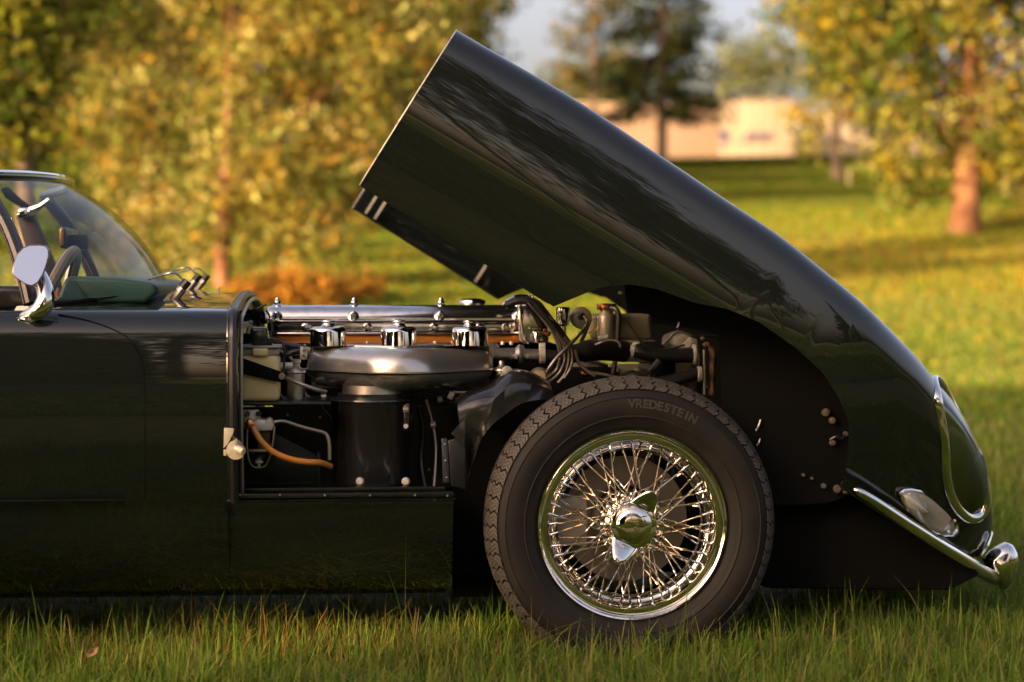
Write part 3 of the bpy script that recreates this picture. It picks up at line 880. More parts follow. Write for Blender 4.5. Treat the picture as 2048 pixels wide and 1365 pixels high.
# windscreen
m = MB()
nv = 12
rows = []
for j in range(nv + 1):
    t = j / nv
    rows.append([tuple(wsc_bottom(u).lerp(wsc_top(u), t) + Vector((0.030 * math.sin(math.pi*t) * (1 - 0.5*u*u), 0, 0.018 * math.sin(math.pi*t)))) for u in U])
m.rings(rows, closed=False)
ws = m.build('windscreen', M['glass'], car, angle=80, solid=0.0)
def edge(j, us): return [Vector(rows[j][i]) for i in us]
MB().tube(edge(nv, range(49)), 0.011, 8).build('windscreen_frame', M['black'], car)
MB().tube([p + Vector((0.004, 0, 0.008)) for p in edge(nv, range(49))], 0.006, 8).build('windscreen_trim', M['chrome'], car)
MB().tube([p + Vector((0.006, 0, -0.002)) for p in edge(0, range(49))], 0.006, 8).build('windscreen_seal', M['matt'], car)
for us, nm in ((0, 'near'), (48, 'far')):
    pl = [Vector(rows[j][us]) for j in range(nv + 1)]
    MB().tube(pl, 0.017, 10).build('windscreen_pillar', M['black'], car)
    MB().tube([p + Vector((-0.012, -0.014 if us == 0 else 0.014, 0)) for p in pl], 0.0022, 6).build('pillar_trim', M['trim'], car)

# cockpit: dash roll, wheel, mirror, far pillar trim
c0 = [(318, 566), (250, 556), (150, 553), (139, 558), (134, 575), (128, 592), (112, 607), (300, 607), (325, 585)]
m = MB()
rings = []
for i, (Y, dx) in enumerate(((0.20, 0), (0.22, 3), (0.5, 5), (0.79, 8), (1.1, 5), (1.36, 3), (1.38, 0))):
    e = 0.8 if i in (0, 6) else 1.0
    ref = [P(x, y, 0.3) for x, y in c0]
    cxx = sum(p.x for p in ref) / len(ref); czz = sum(p.z for p in ref) / len(ref)
    rings.append([(cxx + (p.x - cxx) * (1 if e == 1 else 0.97) , Y, czz + (p.z - czz) * (1 if e == 1 else 0.9)) for p in ref])
m.rings(rings)
m.build('dash_top', M['leather'], car, bevel=0.012, seg=3, angle=60)
MB().tpx([(150, 602, 0.197), (215, 596, 0.2), (265, 588, 0.205)], 0.0022, 6).build('demister_slot', M['matt'], car)
# steering wheel, seen almost edge on
swc = P(88, 652, 0.42)
ax = Vector((-0.93, 0.0, 0.38)).normalized()
uu = Vector((0, 1, 0)); ww = ax.cross(uu)
rim = [swc + (uu * math.cos(a) + ww * math.sin(a)) * 0.185 for a in np.linspace(0, 2*math.pi, 49)[:-1]]
m = MB().tube(rim, 0.0135, 10, closed=True)
sw = m.build('steering_wheel', M['wood'], car)
m = MB()
for a in (0.3, math.pi - 0.3, -math.pi/2): m.tube([swc - ax*0.03, swc + (uu*math.cos(a) + ww*math.sin(a)) * 0.17], 0.007, 6)
m.lathe(swc - ax*0.05, ax, [(0.03, 0), (0.04, 0.02), (0.03, 0.03)], 16)
m.tube([swc - ax*0.05, swc - ax*0.45], 0.018, 10)
m.build('wheel_spokes', M['black'], sw)
# interior mirror with its stay
im = empty('interior_mirror', P(140, 490, 0.74), car)
MB().prism([(120, 454), (131, 454), (134, 470), (133, 498), (118, 497)], 0.64, 0.24).build('mirror_housing', M['black'], im, bevel=0.006)
MB().prism([(119.5, 457), (127, 457), (127, 492), (118.5, 492)], 0.634, 0.012).build('mirror_edge', M['amber'], im, bevel=0.002)
MB().bpx(130, 470, 172, 499, 0.70, 0.05).build('mirror_back', M['matt'], im, bevel=0.004)
MB().tpx([(166, 500, 0.76), (182, 530, 0.77), (197, 562, 0.78)], 0.008, 8).build('mirror_stay', M['black'], im)
# dark trim panel and catch on the far side
MB().prism([(31, 430), (64, 424), (90, 486), (116, 545), (126, 612), (78, 612), (58, 520)], 1.02, 0.05).build('seat_side', M['trim'], car, bevel=0.008)
hc = empty('hood_catch', P(50, 422, 1.0), car)
MB().prism([(32, 430), (38, 417), (52, 415), (64, 424), (60, 434), (36, 437)], 0.99, 0.05).build('catch_body', M['chrome'], hc, bevel=0.005)
MB().tpx([(60, 420, 0.98), (80, 413, 0.97), (101, 398, 0.96)], [0.008]*6 + [0.007]*6 + [0.004], 8).build('catch_lever', M['chrome'], hc)
MB().prism([(0, 378), (14, 374), (40, 398), (60, 414), (48, 420), (10, 396)], 1.1, 0.03).build('sun_visor', M['matt'], car, bevel=0.004)
MB().bpx(40, 575, 118, 640, 0.95, 0.04).build('tan_door_card', M['tan'], car, bevel=0.01)
MB().prism([(-40, 571), (48, 573), (60, 598), (68, 620), (-40, 622)], 0.13, 0.05).build('door_top_pad', M['black'], car, bevel=0.012, seg=3)
# door shut line and lower trim strip
dl = [(286, 1000), (289, 880), (289, 800), (285, 735), (262, 684), (226, 660), (170, 641)]
def body_y(z):
    h = half_section(0.0, ZS, ZW, ZT + 0.004, ZS, tuck=0.05, RS=0.75, r=0.065, rise=0.033)
    return float(np.interp(z, [q[1] for q in h[:30]], [q[0] for q in h[:30]]))
dpts = [P(*p, 0.0) for p in spline([Vector((x, y, 0)) for x, y in dl + [(112, 630)]], 5) for p in [(p.x, p.y)]]
MB().tube([Vector((p.x, body_y(p.z) + 0.0006, p.z)) for p in dpts], 0.0016, 6).build('door_gap', M['matt'], car)
MB().bpx(-420, 1002, 250, 1006, 0.035, 0.012).build('sill_strip', M['bay'], car, bevel=0.001)

# door mirror: curved chrome stalk, oval head facing back
dm = empty('door_mirror', P(85, 640, 0.05), car)
def band(cl, Yl, wl, dl_):
    rings = []
    for (x, y), Y, w, d in zip(cl, Yl, wl, dl_):
        c = P(x, y, Y); k = PXM(Y)
        rings.append([(c.x + w*k*math.cos(a), Y + d*math.sin(a), c.z) for a in np.linspace(0, 2*math.pi, 17)[:-1]])
    return MB().rings(rings)
st = [(36, 636), (48, 632), (62, 629), (76, 624), (87, 612), (92, 596), (91, 580), (88, 566), (83, 552), (77, 540)]
spl = spline([P(x, y, Y) for (x, y), Y in zip(st, (0.045, 0.035, 0.022, 0.010, 0.006, 0.008, 0.016, 0.026, 0.036, 0.045))], 5)
rr = np.interp(np.linspace(0, 1, len(spl)), np.linspace(0, 1, 10), np.array([3, 9, 14, 18, 19, 18, 16, 14, 12, 10]) * 0.00105)
MB().tube(spl, rr, 16).build('stalk', M['chrome'], dm)
MB().prism([(30, 634), (70, 640), (84, 650), (60, 656), (40, 648)], 0.02, 0.04).build('stalk_foot', M['chrome'], dm, bevel=0.006)
oval = [(26, 546), (27, 532), (34, 508), (45, 495), (58, 489.5), (78, 489), (89, 491), (95, 499), (96, 510), (92, 530), (86, 550), (76, 567), (66, 573), (56, 571), (40, 561), (30, 554)]
oc = (62, 532)
def mirr(sc, dy, tilt=0.25):
    out = []
    for x, y in oval:
        x2, y2 = oc[0] + (x - oc[0])*sc, oc[1] + (y - oc[1])*sc
        q = P(x2, y2, 0.0)
        out.append((q.x, q.y + dy + (x2 - oc[0]) * 0.00105 * tilt + (oc[1] - y2) * 0.00105 * 0.36, q.z))
    return out
MB().rings([mirr(0.96, 0.0), mirr(1.0, 0.002), mirr(1.0, 0.012), mirr(0.86, 0.035), mirr(0.5, 0.052), mirr(0.1, 0.057)]).build('head', M['redrim'], dm, angle=60)
MB().rings([mirr(0.945, -0.0012), mirr(0.94, -0.002)]).build('mirror_glass', M['mirror'], dm, smooth=False)

# wipers and washer jets on the scuttle
for i, (px, py, Y, s) in enumerate(((340, 601, 0.36, 0.85), (368, 584, 0.80, 0.75), (388, 581, 1.15, 0.68))):
    wp = empty('wiper', P(px, py, Y), car)
    def q(dx, dy, dyy=0): return P(px + dx*s, py + dy*s, Y + dyy)
    MB().tube([q(-8, 4), q(34, 14)], [0.008, 0.005], 8).build('spindle_foot', M['cast'], wp)
    MB().tube(spline([q(6, 2), q(18, -12), q(30, -30)], 4), [0.012*s]*9, 10).build('spindle', M['pipe'], wp)
    MB().tube([q(28, -29), q(42, -46)], 0.0125*s, 10).build('knuckle', M['hose'], wp)
    MB().tube([q(22, -20), q(30, -28)], 0.0135*s, 10).build('knuckle_ring', M['cast'], wp)
    MB().tube(spline([q(36, -42), q(14, -64), q(-8, -62), q(-34, -54, 0.05), q(-70, -44, 0.16)], 5), [0.0032*s]*21, 6).build('wiper_arm', M['cast'], wp)
MB().lz(423, 0.7, [(0.1, 584.5), (5, 585), (6.3, 586), (6.3, 598.5), (5.5, 600)], 14).build('washer_jet', M['chrome'], car)
m = MB().lz(437.5, 1.0, [(3, 575), (3, 577.5), (1.4, 578), (1.4, 587)], 10)
m.build('washer_jet', M['zinc'], car)
# ------------------------------------------------------------------ bonnet, modelled closed and tipped 32 degrees nose-down
TILT = R(32)
EA = Vector((math.cos(TILT), 0, -math.sin(TILT)))
EB = Vector((math.sin(TILT), 0, math.cos(TILT)))
A0 = P(720, 371, 0.05)
def ab(px, py, Y):
    d = P(px, py, Y) - A0
    return d.dot(EA), d.dot(EB)
def W(a, y, b):
    p = A0 + EA*a + EB*b
    return Vector((p.x, y, p.z))
crest_px = [(913,65,.10),(1032,133,.10),(1120,183,.10),(1208,238,.10),(1300,305,.11),(1316,312,.11),(1458,411,.12),(1553,473,.13),(1654,560,.15),(1705,602,.16),(1781,678,.19),(1853,750,.23),(1897,843,.29),(1932,920,.35),(1961,1004,.41),(1969,1052,.46),(1974,1090,.51)]
crest = [ab(*p) for p in crest_px]
crest[0] = (0.0, crest[0][1])
CA, CB = zip(*crest)
arch_px = [(1110,614),(1183,582),(1208,573),(1259,569),(1310,578),(1386,606),(1450,618),(1514,644),(1590,697),(1644,747),(1678,796),(1701,846),(1707,899),(1705,972)]
arch = [ab(x, y, 0.02) for x, y in arch_px]
AA, AB_ = zip(*arch)
A_END = 1.76
HW = ab(830, 215, 0)[1]
knots = [0, 0.9, 1.10, 1.25, 1.35, 1.45, 1.55, 1.62, 1.68, 1.73, A_END]
yn_k = [0.0, 0.0, 0.010, 0.05, 0.10, 0.145, 0.185, 0.235, 0.32, 0.43, 0.56]
bw_k = [HW, HW, HW, HW, HW, 0.19, 0.15, 0.12, 0.095, 0.07, 0.045]
def ysm(a, ks, vs):
    # smooth interpolation (monotone-ish): average of linear samples
    ds = np.linspace(-1, 1, 15); w = 1 - np.abs(ds) + 0.05
    h = min(0.11, max(0.02, A_END - a))
    return float((np.interp(a + ds * h, ks, vs) * w).sum() / w.sum())
def b_low(a):
    if AA[0] < a < AA[-1]: return max(interp(a, AA, AB_), 0.0)
    return 0.0
def bonnet_half(a):
    bt = ysm(a, CA, CB)
    yn = ysm(a, knots, yn_k); bw = ysm(a, knots, bw_k)
    k = min(1, max(0, (a - 1.1) / 0.4))
    bw = min(bw, bt * 0.72)
    return half_section(yn, 0.0, bw, bt, b_low(a), tuck=0.05 - 0.02*k, RS=0.75 - 0.45*k, r=0.07 + 0.03*k, rise=0.03*(1 - 0.6*k), n1=11, n2=11, n3=10, n4=9)
sta = sorted(set(list(np.linspace(0, A_END, 72)) + [x + 1e-4 for x in AA[:1]] + list(AA) + [AA[-1] + 0.002] + list(np.linspace(AA[-4], AA[-1], 14)) + list(np.linspace(AA[0], AA[3], 12))))
bonnet = None
m = MB()
rings = []
for a in sta:
    rings.append([W(a, y, b) for y, b in mirror(bonnet_half(a))])
m.rings(rings, closed=False)
# rounded nose closing the front
o = [W(A_END, y, b) for y, b in mirror(bonnet_half(A_END))]
cx = W(A_END + 0.05, YC, 0.02)
m.rings([o, [p.lerp(cx, 0.35) + EA*0.012 for p in o], [p.lerp(cx, 0.8) + EA*0.01 for p in o]], closed=False)
bonnet = m.build('bonnet', M['paint'], car, angle=40, solid=0.004)
bonnet["at"] = (0, 0, 0); 
def bsub(o): return o
# bright edge along the rear lip and the lower edge
lip = [W(-0.001, y, b) for y, b in mirror(bonnet_half(0.0))]
MB().tube(lip, 0.0016, 6).build('rear_lip', M['zinc'], bonnet)
# inner flange along the far and near lower edges
for s in (0, 1):
    ys = [0.075, 0.075] if s == 0 else [2*YC - 0.075] * 2
    m = MB()
    y0 = 0.056 if s == 0 else 2*YC - 0.056 - 0.045
    m.rings([[W(a, y, b) for y, b in ((y0, 0.001), (y0 + 0.045, 0.001), (y0 + 0.045, 0.006), (y0, 0.006))] for a in (0.004, AA[0] - 0.01)])
    m.build('edge_flange', M['matt'], bonnet)
# bright guide strips inside the far side, by the rear and by the wheel arch
for a0 in (0.035, 0.065, 0.405):
    m = MB().rings([[W(a, 2*YC - 0.060, b) for a, b in ((a0, bb), (a0 + 0.008, bb))] + [W(a, 2*YC - 0.066, b) for a, b in ((a0 + 0.008, bb), (a0, bb))] for bb in (0.008, 0.085)])
    m.build('guide_strip', M['zinc'], bonnet)
# inner wheel-arch diaphragm and front bulkhead inside the bonnet
def diaph(y, name):
    m = MB()
    top = []; bot = []
    for a in np.linspace(AA[0] + 0.05, 1.42, 26):
        t = interp(a, CA, CB) - 0.035
        lo = 0.02 if a > 0.86 else interp(a, [AA[0], 0.62, 0.72, 0.86], [0.30, 0.235, 0.16, 0.02])
        top.append(W(a, y, t)); bot.append(W(a, y, max(lo, 0.0)))
    m.rings([[p, q, q + Vector((0, 0.004, 0)), p + Vector((0, 0.004, 0))] for p, q in zip(bot, top)])
    return m.build(name, M['matt'], bonnet, smooth=False)
near_px = [(1248,548),(1252,600),(1258,626),(1304,628),(1306,648),(1345,651),(1400,662),(1441,670),(1442,800),(1444,1000),(1520,1010),(1600,1010),(1660,1005),(1716,985),(1724,900),(1716,845),(1690,780),(1652,728),(1596,676),(1520,622),(1450,590),(1390,566),(1320,545)]
pn = [P(x, y, 0.20) for x, y in near_px]
MB().add([tuple(p) for p in pn] + [(p.x, 0.206, p.z) for p in pn], [tuple(range(len(pn))), tuple(range(2*len(pn)-1, len(pn)-1, -1))]).build('inner_panel', M['matt'], bonnet, smooth=False)
fp = [p for p in pn if p.x > P(1300, 0, 0.20).x] 
fp = [P(1330, 540, .2), P(1345, 600, .2), P(1400, 640, .2)] + fp[5:-1]
MB().add([(p.x, 2*YC - 0.2, p.z) for p in fp] + [(p.x, 2*YC - 0.206, p.z) for p in fp], [tuple(range(len(fp))), tuple(range(2*len(fp)-1, len(fp)-1, -1))]).build('inner_panel', M['matt'], bonnet, smooth=False)
m = MB()
m.rings([[W(a, y, interp(a, CA, CB) - 0.02) for y in (0.24, 2*YC - 0.24)][::1] + [W(a, y, 0.02) for y in (2*YC - 0.24, 0.24)] for a in (1.40, 1.405)])
m.build('front_diaphragm', M['matt'], bonnet, smooth=False)
m = MB()
m.rings([[W(a, y, 0.004), W(a, y, 0.012)] for a, y in ((AA[-1] + 0.02, 0.10), (A_END, 0.5), (A_END, 2*YC - 0.5), (AA[-1] + 0.02, 2*YC - 0.10))], closed=False)
m2 = MB().add([W(AA[-1]+0.02, 0.10, 0.006), W(1.55, 0.26, 0.006), W(A_END, 0.64, 0.006), W(A_END, 2*YC-0.64, 0.006), W(1.55, 2*YC-0.26, 0.006), W(AA[-1]+0.02, 2*YC-0.10, 0.006)], [(0,1,2,3,4,5)])
m2.build('under_tray', M['matt'], bonnet, smooth=False)
# nose duct enlarged into a black slab, standing in for deep shade below
MB().prism([(1500,1010),(1502,1150),(1530,1178),(1900,1182),(1965,1150),(1905,1116),(1850,1082),(1800,1050),(1712,1000),(1640,1004)], 0.26, 1.06).build('duct_shade_slab', M['matt'], bonnet, bevel=0.01)
# bolts and brackets on the inner panel
for i, (px, py, r) in enumerate(((1651, 825, 8), (1664, 841, 7), (1691, 868, 5), (1665, 886, 6), (1647, 972, 5), (1674, 978, 8), (1690, 984, 5), (1623, 957, 3), (1606, 950, 3), (1241, 586, 3.5))):
    Y = 0.195
    m = MB().ly(px, py, Y, [(0.05, -0.014), (r*0.5, -0.014), (r*0.55, -0.009), (r*0.55, -0.006), (r, -0.006), (r, 0.012)], 12)
    m.build('bolt', M['pipe'], bonnet)
m = MB().tpx([(1660, 880, 0.19), (1672, 874, 0.185), (1684, 878, 0.185), (1692, 866, 0.19)], 0.003, 6)
m.build('wire', M['hose'], bonnet)
for x0, y0, x1, y1 in ((1512, 862, 1521, 840), (1514, 892, 1520, 878), (1354, 656, 1358, 645)):
    MB().tpx([(x0, y0, 0.195), ((x0+x1)/2 + 1, (y0+y1)/2, 0.192), (x1, y1, 0.195)], 0.002, 6).build('clip', M['zinc'], bonnet)

# bonnet surface point by station and height (near side)
def surf(a, b, out=0.0):
    h = bonnet_half(a)
    bs = [q[1] for q in h[:32]]; ys = [q[0] for q in h[:32]]
    y = float(np.interp(b, bs, ys))
    return W(a, y - out, b)

# headlamp: chrome teardrop ring round a glass fairing, lying on the front of the wing
ring_px = [(1868,757,.20),(1874,790,.185),(1884,840,.18),(1892,890,.18),(1894,940,.19),(1902,985,.205),(1918,1018,.225),(1940,1036,.255),(1960,1032,.30),(1972,1010,.36),(1970,970,.385),(1955,920,.37),(1932,868,.335),(1903,808,.28),(1882,768,.235)]
dg_ = bpy.context.evaluated_depsgraph_get()
from mathutils.bvhtree import BVHTree
tree_ = BVHTree.FromPolygons([v.co.copy() for v in bonnet.data.vertices], [tuple(p.vertices) for p in bonnet.data.polygons])
def on_skin(px, py, Y, out=0.0, far=0.12):
    """point of the bonnet skin seen near (px, py); falls back to the plane y = Y past the silhouette"""
    q = P(px, py, Y)
    d = (q - CAM).normalized()
    hit = tree_.ray_cast(CAM, d)
    if hit[0] is not None and abs(hit[0].y - Y) < far: return hit[0] - d * out
    return q
ringc = [on_skin(*p, out=0.006, far=0.25) for p in ring_px]
for _ in range(2):                                   # keep the ring fair
    ys_ = [p.y for p in ringc]
    for i in range(len(ringc)):
        y_ = 0.25*ys_[i-1] + 0.5*ys_[i] + 0.25*ys_[(i+1) % len(ys_)]
        ringc[i] = P(ring_px[i][0], ring_px[i][1], min(y_, ys_[i] + 0.002))
sp = spline(ringc, 7, True)
m = MB()
n = len(sp)
cen = sum(sp, Vector()) / n
r_ = [0.0075 + 0.0065 * min(1, max(0, (p - sp[0]).length / 0.2)) for p in sp]
rings = []
axis = Vector((0.55, -0.80, 0.10)).normalized()
for i, p in enumerate(sp):
    t = (sp[(i+1) % n] - sp[i-1]).normalized()
    inn = (cen - p); inn -= t * inn.dot(t); inn.normalize()
    up = t.cross(inn); 
    if up.dot(axis) < 0: up = -up
    w = r_[i]
    rings.append([p - inn*w*0.9 - up*0.006, p - inn*w*0.8 + up*0.004, p - inn*w*0.3 + up*0.010, p + inn*w*0.3 + up*0.010, p + inn*w*0.9 + up*0.003, p + inn*w*1.0 - up*0.012])
rings.append(rings[0])
m.rings(rings, True, False, False)
m.build('headlamp_trim', M['chrome'], bonnet, angle=60)
inner = [p + (cen - p) * 0.06 for p in sp]
m = MB()
m.rings([inner] + [[p + (cen - p)*t + axis*0.060*(1-(1-t)**2) for p in inner] for t in (0.12, 0.25, 0.5, 0.75, 0.95)], True, False, True)
m.build('headlamp_glass', M['lampglass'], bonnet, angle=80)
m = MB()
m.rings([inner] + [[p + (cen - p)*t + axis*0.052*(1-(1-t)**2) for p in inner] for t in (0.12, 0.25, 0.5, 0.75, 0.95)], True, False, True)
m.build('headlamp_bowl', M['reflector'], bonnet, angle=70)
for px, py, Y in ((1905, 992, .19), (1938, 1039, .235)):
    MB().lathe(P(px, py, Y), (-0.3, 1, 0), [(0.001, -0.004), (0.003, -0.003), (0.003, 0.006)], 10).build('trim_screw', M['zinc'], bonnet)

# flashing indicator lamp with a ribbed clear lens
lamp_out = [(1797,984),(1806,977),(1822,976),(1842,980),(1862,992),(1890,1016),(1910,1036),(1918,1052),(1917,1064),(1908,1074),(1892,1075),(1872,1068),(1840,1046),(1814,1022),(1803,1006)]
lamp_ys = [on_skin(x, y, g).y for x, y, g in ((1797, 990, .10), (1830, 1000, .12), (1858, 1026, .16), (1890, 1050, .2), (1919, 1062, .23))]
print('lamp', lamp_ys)
def lamp_y(px): return interp(px, [1797, 1830, 1858, 1890, 1919], lamp_ys) - 0.004
def lampring(sc, out):
    c = (1858, 1026)
    return [P(c[0] + (x-c[0])*sc, c[1] + (y-c[1])*sc, lamp_y(x) - out) for x, y in lamp_out]
MB().rings([lampring(1.03, -0.05), lampring(1.02, 0.002), lampring(0.97, 0.010), lampring(0.90, 0.010), lampring(0.87, 0.006)], True, False, True).build('indicator_bezel', M['chrome'], bonnet, angle=50)
MB().rings([lampring(0.88, 0.006), lampring(0.85, 0.014), lampring(0.76, 0.019), lampring(0.4, 0.022), lampring(0.05, 0.022)], True, False, True).build('indicator_lens', M['lens'], bonnet, angle=60)
for i in range(26):
    t = i / 25
    c = (1833 + (1893 - 1833)*t, 1003 + (1050 - 1003)*t)
    Y = lamp_y(c[0]) - 0.0245
    d = 20 - 5 * abs(2*t - 1)**3
    MB().tube([P(c[0] + d*0.60, c[1] - d*0.80, Y + 0.004 - 0.001), P(c[0], c[1], Y - 0.0012), P(c[0] - d*0.60, c[1] + d*0.80, Y)], 0.0016, 5).build('lens_rib', M['lens'], bonnet)
for px, py in ((1818, 990), (1898, 1064), (1909, 1042)):
    MB().lathe(P(px, py, lamp_y(px) - 0.0215), (0.2, 1, 0), [(0.001, -0.003), (0.0035, -0.002), (0.0035, 0.006)], 10).build('lens_screw', M['zinc'], bonnet)

# slim chrome bumper blade with overrider
bp = [(1706,977,.055),(1745,1000,.065),(1800,1038,.095),(1850,1071,.145),(1905,1106,.21),(1950,1135,.30),(1985,1155,.40),(1998,1162,.55)]
sp = spline([P(*p) for p in bp], 6)
ww_ = np.interp(np.linspace(0, 1, len(sp)), [0, 0.05, 0.25, 0.8, 1], [0.005, 0.011, 0.0145, 0.017, 0.018])
rings = []
for i, p in enumerate(sp):
    t = (sp[min(i+1, len(sp)-1)] - sp[max(i-1, 0)]).normalized()
    outw = t.cross(EB).normalized()
    if outw.y > 0: outw = -outw
    w = ww_[i]
    rings.append([p + outw*(0.022*math.cos(a)*min(1, w/0.015)) + EB*(w*math.sin(a)) for a in np.linspace(0, 2*math.pi, 15)[:-1]])
MB().rings(rings).build('bumper', M['chrome'], bonnet, angle=60)
def overrider(Y, s):
    pts = [(1968,1122),(1982,1104),(1999,1092),(2012,1085),(2024,1089),(2033,1103),(2036,1116),(2033,1140),(2022,1168),(2005,1182),(1990,1160)]
    k = (Y - CAM.y) / (0.42 - CAM.y)
    def at(sc, dy):
        c = (2003, 1135)
        return [P(c[0] + (x-c[0])*sc, c[1] + (y-c[1])*sc, 0.42) + Vector((0, Y - 0.42 + dy, 0)) for x, y in pts]
    MB().rings([at(0.6, -0.028), at(0.85, -0.022), at(0.97, -0.010), at(1.0, 0.005), at(0.97, 0.020), at(0.85, 0.032), at(0.6, 0.038)]).build('overrider', M['chrome'], bonnet, angle=70)
overrider(0.42, 1); overrider(1.16, 1)
# mouth lip with its chrome surround, past the lamp
MB().tpx([(1950,1098,.44),(1956,1072,.45),(1964,1050,.47)], 0.006, 8).build('mouth_trim', M['chrome'], bonnet)
MB().tpx([(1958,1112,.47),(1970,1090,.48),(1978,1066,.52)], 0.010, 8).build('mouth_trim', M['chrome'], bonnet)
# ------------------------------------------------------------------ front wheel: 72-spoke wire wheel
WC = P(1265, 1050, 0.06)
RR = 194.5 * PXM(0.06)                                 # rim radius
def build_wheel(full=True):
    w = empty('wheel', WC, car)
    TR = 0.318
    zc = WC.z
    prof = [(RR - 0.012, 0.012), (RR + 0.001, 0.006), (RR + 0.006, -0.002), (RR + 0.020, -0.012), (RR + 0.0255, -0.0138), (RR + 0.027, -0.0162), (RR + 0.029, -0.0165), (RR + 0.0305, -0.0155), (RR + 0.042, -0.019), (RR + 0.058, -0.020), (RR + 0.069, -0.0172), (RR + 0.0705, -0.0185), (RR + 0.073, -0.0178), (RR + 0.0745, -0.0152),
            (RR + 0.082, -0.012), (RR + 0.084, -0.009), (RR + 0.090, -0.004), (RR + 0.097, 0.004), (TR - 0.012, 0.016), (TR - 0.004, 0.030), (TR, 0.055), (TR + 0.001, 0.09),
            (TR, 0.125), (TR - 0.008, 0.152), (TR - 0.03, 0.175), (RR + 0.04, 0.190), (RR + 0.005, 0.175), (RR - 0.01, 0.16)]
    m = MB().lathe(WC, (0, 1, 0), prof, 112, False, False)
    # the tyre is pressed flat where it stands
    m.v = [(x, y + (0.010 * max(0, (0.06 - z) / 0.06) * (-1 if y < WC.y + 0.08 else 1) if z < 0.06 else 0), max(z, 0.004)) for x, y, z in m.v]
    m.build('tyre', M['rubber'], w, angle=50)
    # fine moulded rings on the sidewall
    for rr in (RR + 0.0115, RR + 0.0865):
        pass
    # shoulder tread blocks, each cut like a row of chevrons
    nb = 62
    bm_ = MB()
    r0, r1 = RR + 0.087, TR + 0.0015
    def blk(t, s):
        """t 0..1 from sidewall to crown, s -1..1 along the tread"""
        rad = r0 + (r1 - r0) * (1 - (1 - t)**1.9)
        yy = -0.0065 + 0.058 * t**1.35
        zig = (0.20 if (int(t * 5.999) % 2) else -0.20)
        return rad, yy, zig
    pitch = 2 * math.pi / nb
    for q in range(3):                               # three ribs per block, separated by zigzag sipes
        rows_ = []
        for t in np.linspace(0, 1, 7):
            rad = r0 + (r1 - r0) * (1 - (1 - t)**1.9); yy = -0.0065 + 0.058 * t**1.35
            zg = 0.13 * (1 if (round(t * 6) % 2) else -1)
            nrm = Vector((0, -(1 - t*0.95), 0.35 + t)).normalized()
            a0 = (-0.5 + 0.08 + q * 0.29 + zg) * pitch
            a1 = a0 + 0.255 * pitch
            r_ = []
            for a, hgt in ((a0, -0.004), (a0, 0.0042), (a1, 0.0042), (a1, -0.004)):
                rr2 = rad + nrm.z * hgt; y2 = yy + nrm.y * hgt
                r_.append((math.sin(a) * rr2, y2, math.cos(a) * rr2))
            rows_.append(r_)
        bm_.rings(rows_)
    me = None
    for i in range(nb):
        a = i * pitch
        if me is None:
            o = bm_.build('tread_block', M['tread'], None, angle=30); me = o.data
        else:
            o = bpy.data.objects.new('tread_block', me); COL.objects.link(o)
        if abs(((a + math.pi) % (2*math.pi)) - math.pi) > 2.86:   # flattened foot: sits in the turf
            bpy.data.objects.remove(o); continue
        o.parent = w; o.matrix_parent_inverse = Matrix.Identity(4)
        o.rotation_euler = (0, a, 0)
    # rim
    rp = [(RR - 0.004, 0.012), (RR, 0.006), (RR + 0.001, 0.0), (RR - 0.002, -0.004), (RR - 0.005, -0.003), (RR - 0.007, 0.003), (RR - 0.009, 0.0045), (RR - 0.0165, 0.0041), (RR - 0.024, 0.0045), (RR - 0.0275, 0.009), (RR - 0.030, 0.024),
          (RR - 0.034, 0.030), (RR - 0.040, 0.033), (RR - 0.043, 0.045), (RR - 0.050, 0.050), (RR - 0.052, 0.075), (RR - 0.045, 0.10), (RR - 0.035, 0.135), (RR - 0.01, 0.15), (RR, 0.16)]
    m = MB().lathe(WC, (0, 1, 0), rp, 112, False, False)
    m.build('rim', M['chrome'], w, angle=42)
    if not full: return w
    # hub shell, spinner, medallion
    H0 = -0.026
    def hub(prof, nm, mt, n=48): return MB().lathe(WC, (0, 1, 0), prof, n).build(nm, mt, w, angle=42)
    hub([(0.070, 0.010), (0.074, 0.016), (0.074, 0.020), (0.066, 0.024), (0.055, 0.05), (0.058, 0.085), (0.075, 0.10), (0.078, 0.106), (0.06, 0.112)], 'hub_shell', M['chrome'])
    hub([(0.040, H0 + 0.002), (0.049, H0 + 0.004), (0.052, H0 + 0.010), (0.052, 0.004), (0.062, 0.012), (0.05, 0.03)], 'spinner', M['chrome'])
    hub([(0.0005, H0 - 0.004), (0.020, H0 - 0.0035), (0.036, H0 - 0.001), (0.040, H0 + 0.003), (0.040, H0 + 0.006)], 'spinner_face', M['chrome'])
    for ang in (R(27), R(207)):                      # two lugs, leaning like a knocked-on spinner
        rings = []
        for d, wd, yo, th in ((0.042, 0.034, H0 + 0.014, 0.012), (0.058, 0.026, H0 + 0.002, 0.010), (0.072, 0.019, H0 - 0.010, 0.008), (0.082, 0.013, H0 - 0.016, 0.006), (0.086, 0.006, H0 - 0.018, 0.004)):
            c = Vector((math.sin(ang), 0, math.cos(ang))) * d + WC
            tdir = Vector((math.cos(ang), 0, -math.sin(ang)))
            rings.append([c + tdir*(wd*math.cos(a)) + Vector((0, yo + th*math.sin(a), 0)) for a in np.linspace(0, 2*math.pi, 17)[:-1]])
        MB().rings(rings).build('spinner_lug', M['chrome'], w, angle=60)
    for k in range(20):                              # fluted collar between hub and spinner
        a = 2*math.pi*k/20
        MB().lathe(WC + Vector((math.sin(a)*0.0655, 0.004, math.cos(a)*0.0655)), (0,1,0), [(0.001,-0.007),(0.006,-0.004),(0.006,0.02)], 8).build('collar_flute', M['spoke'], w)
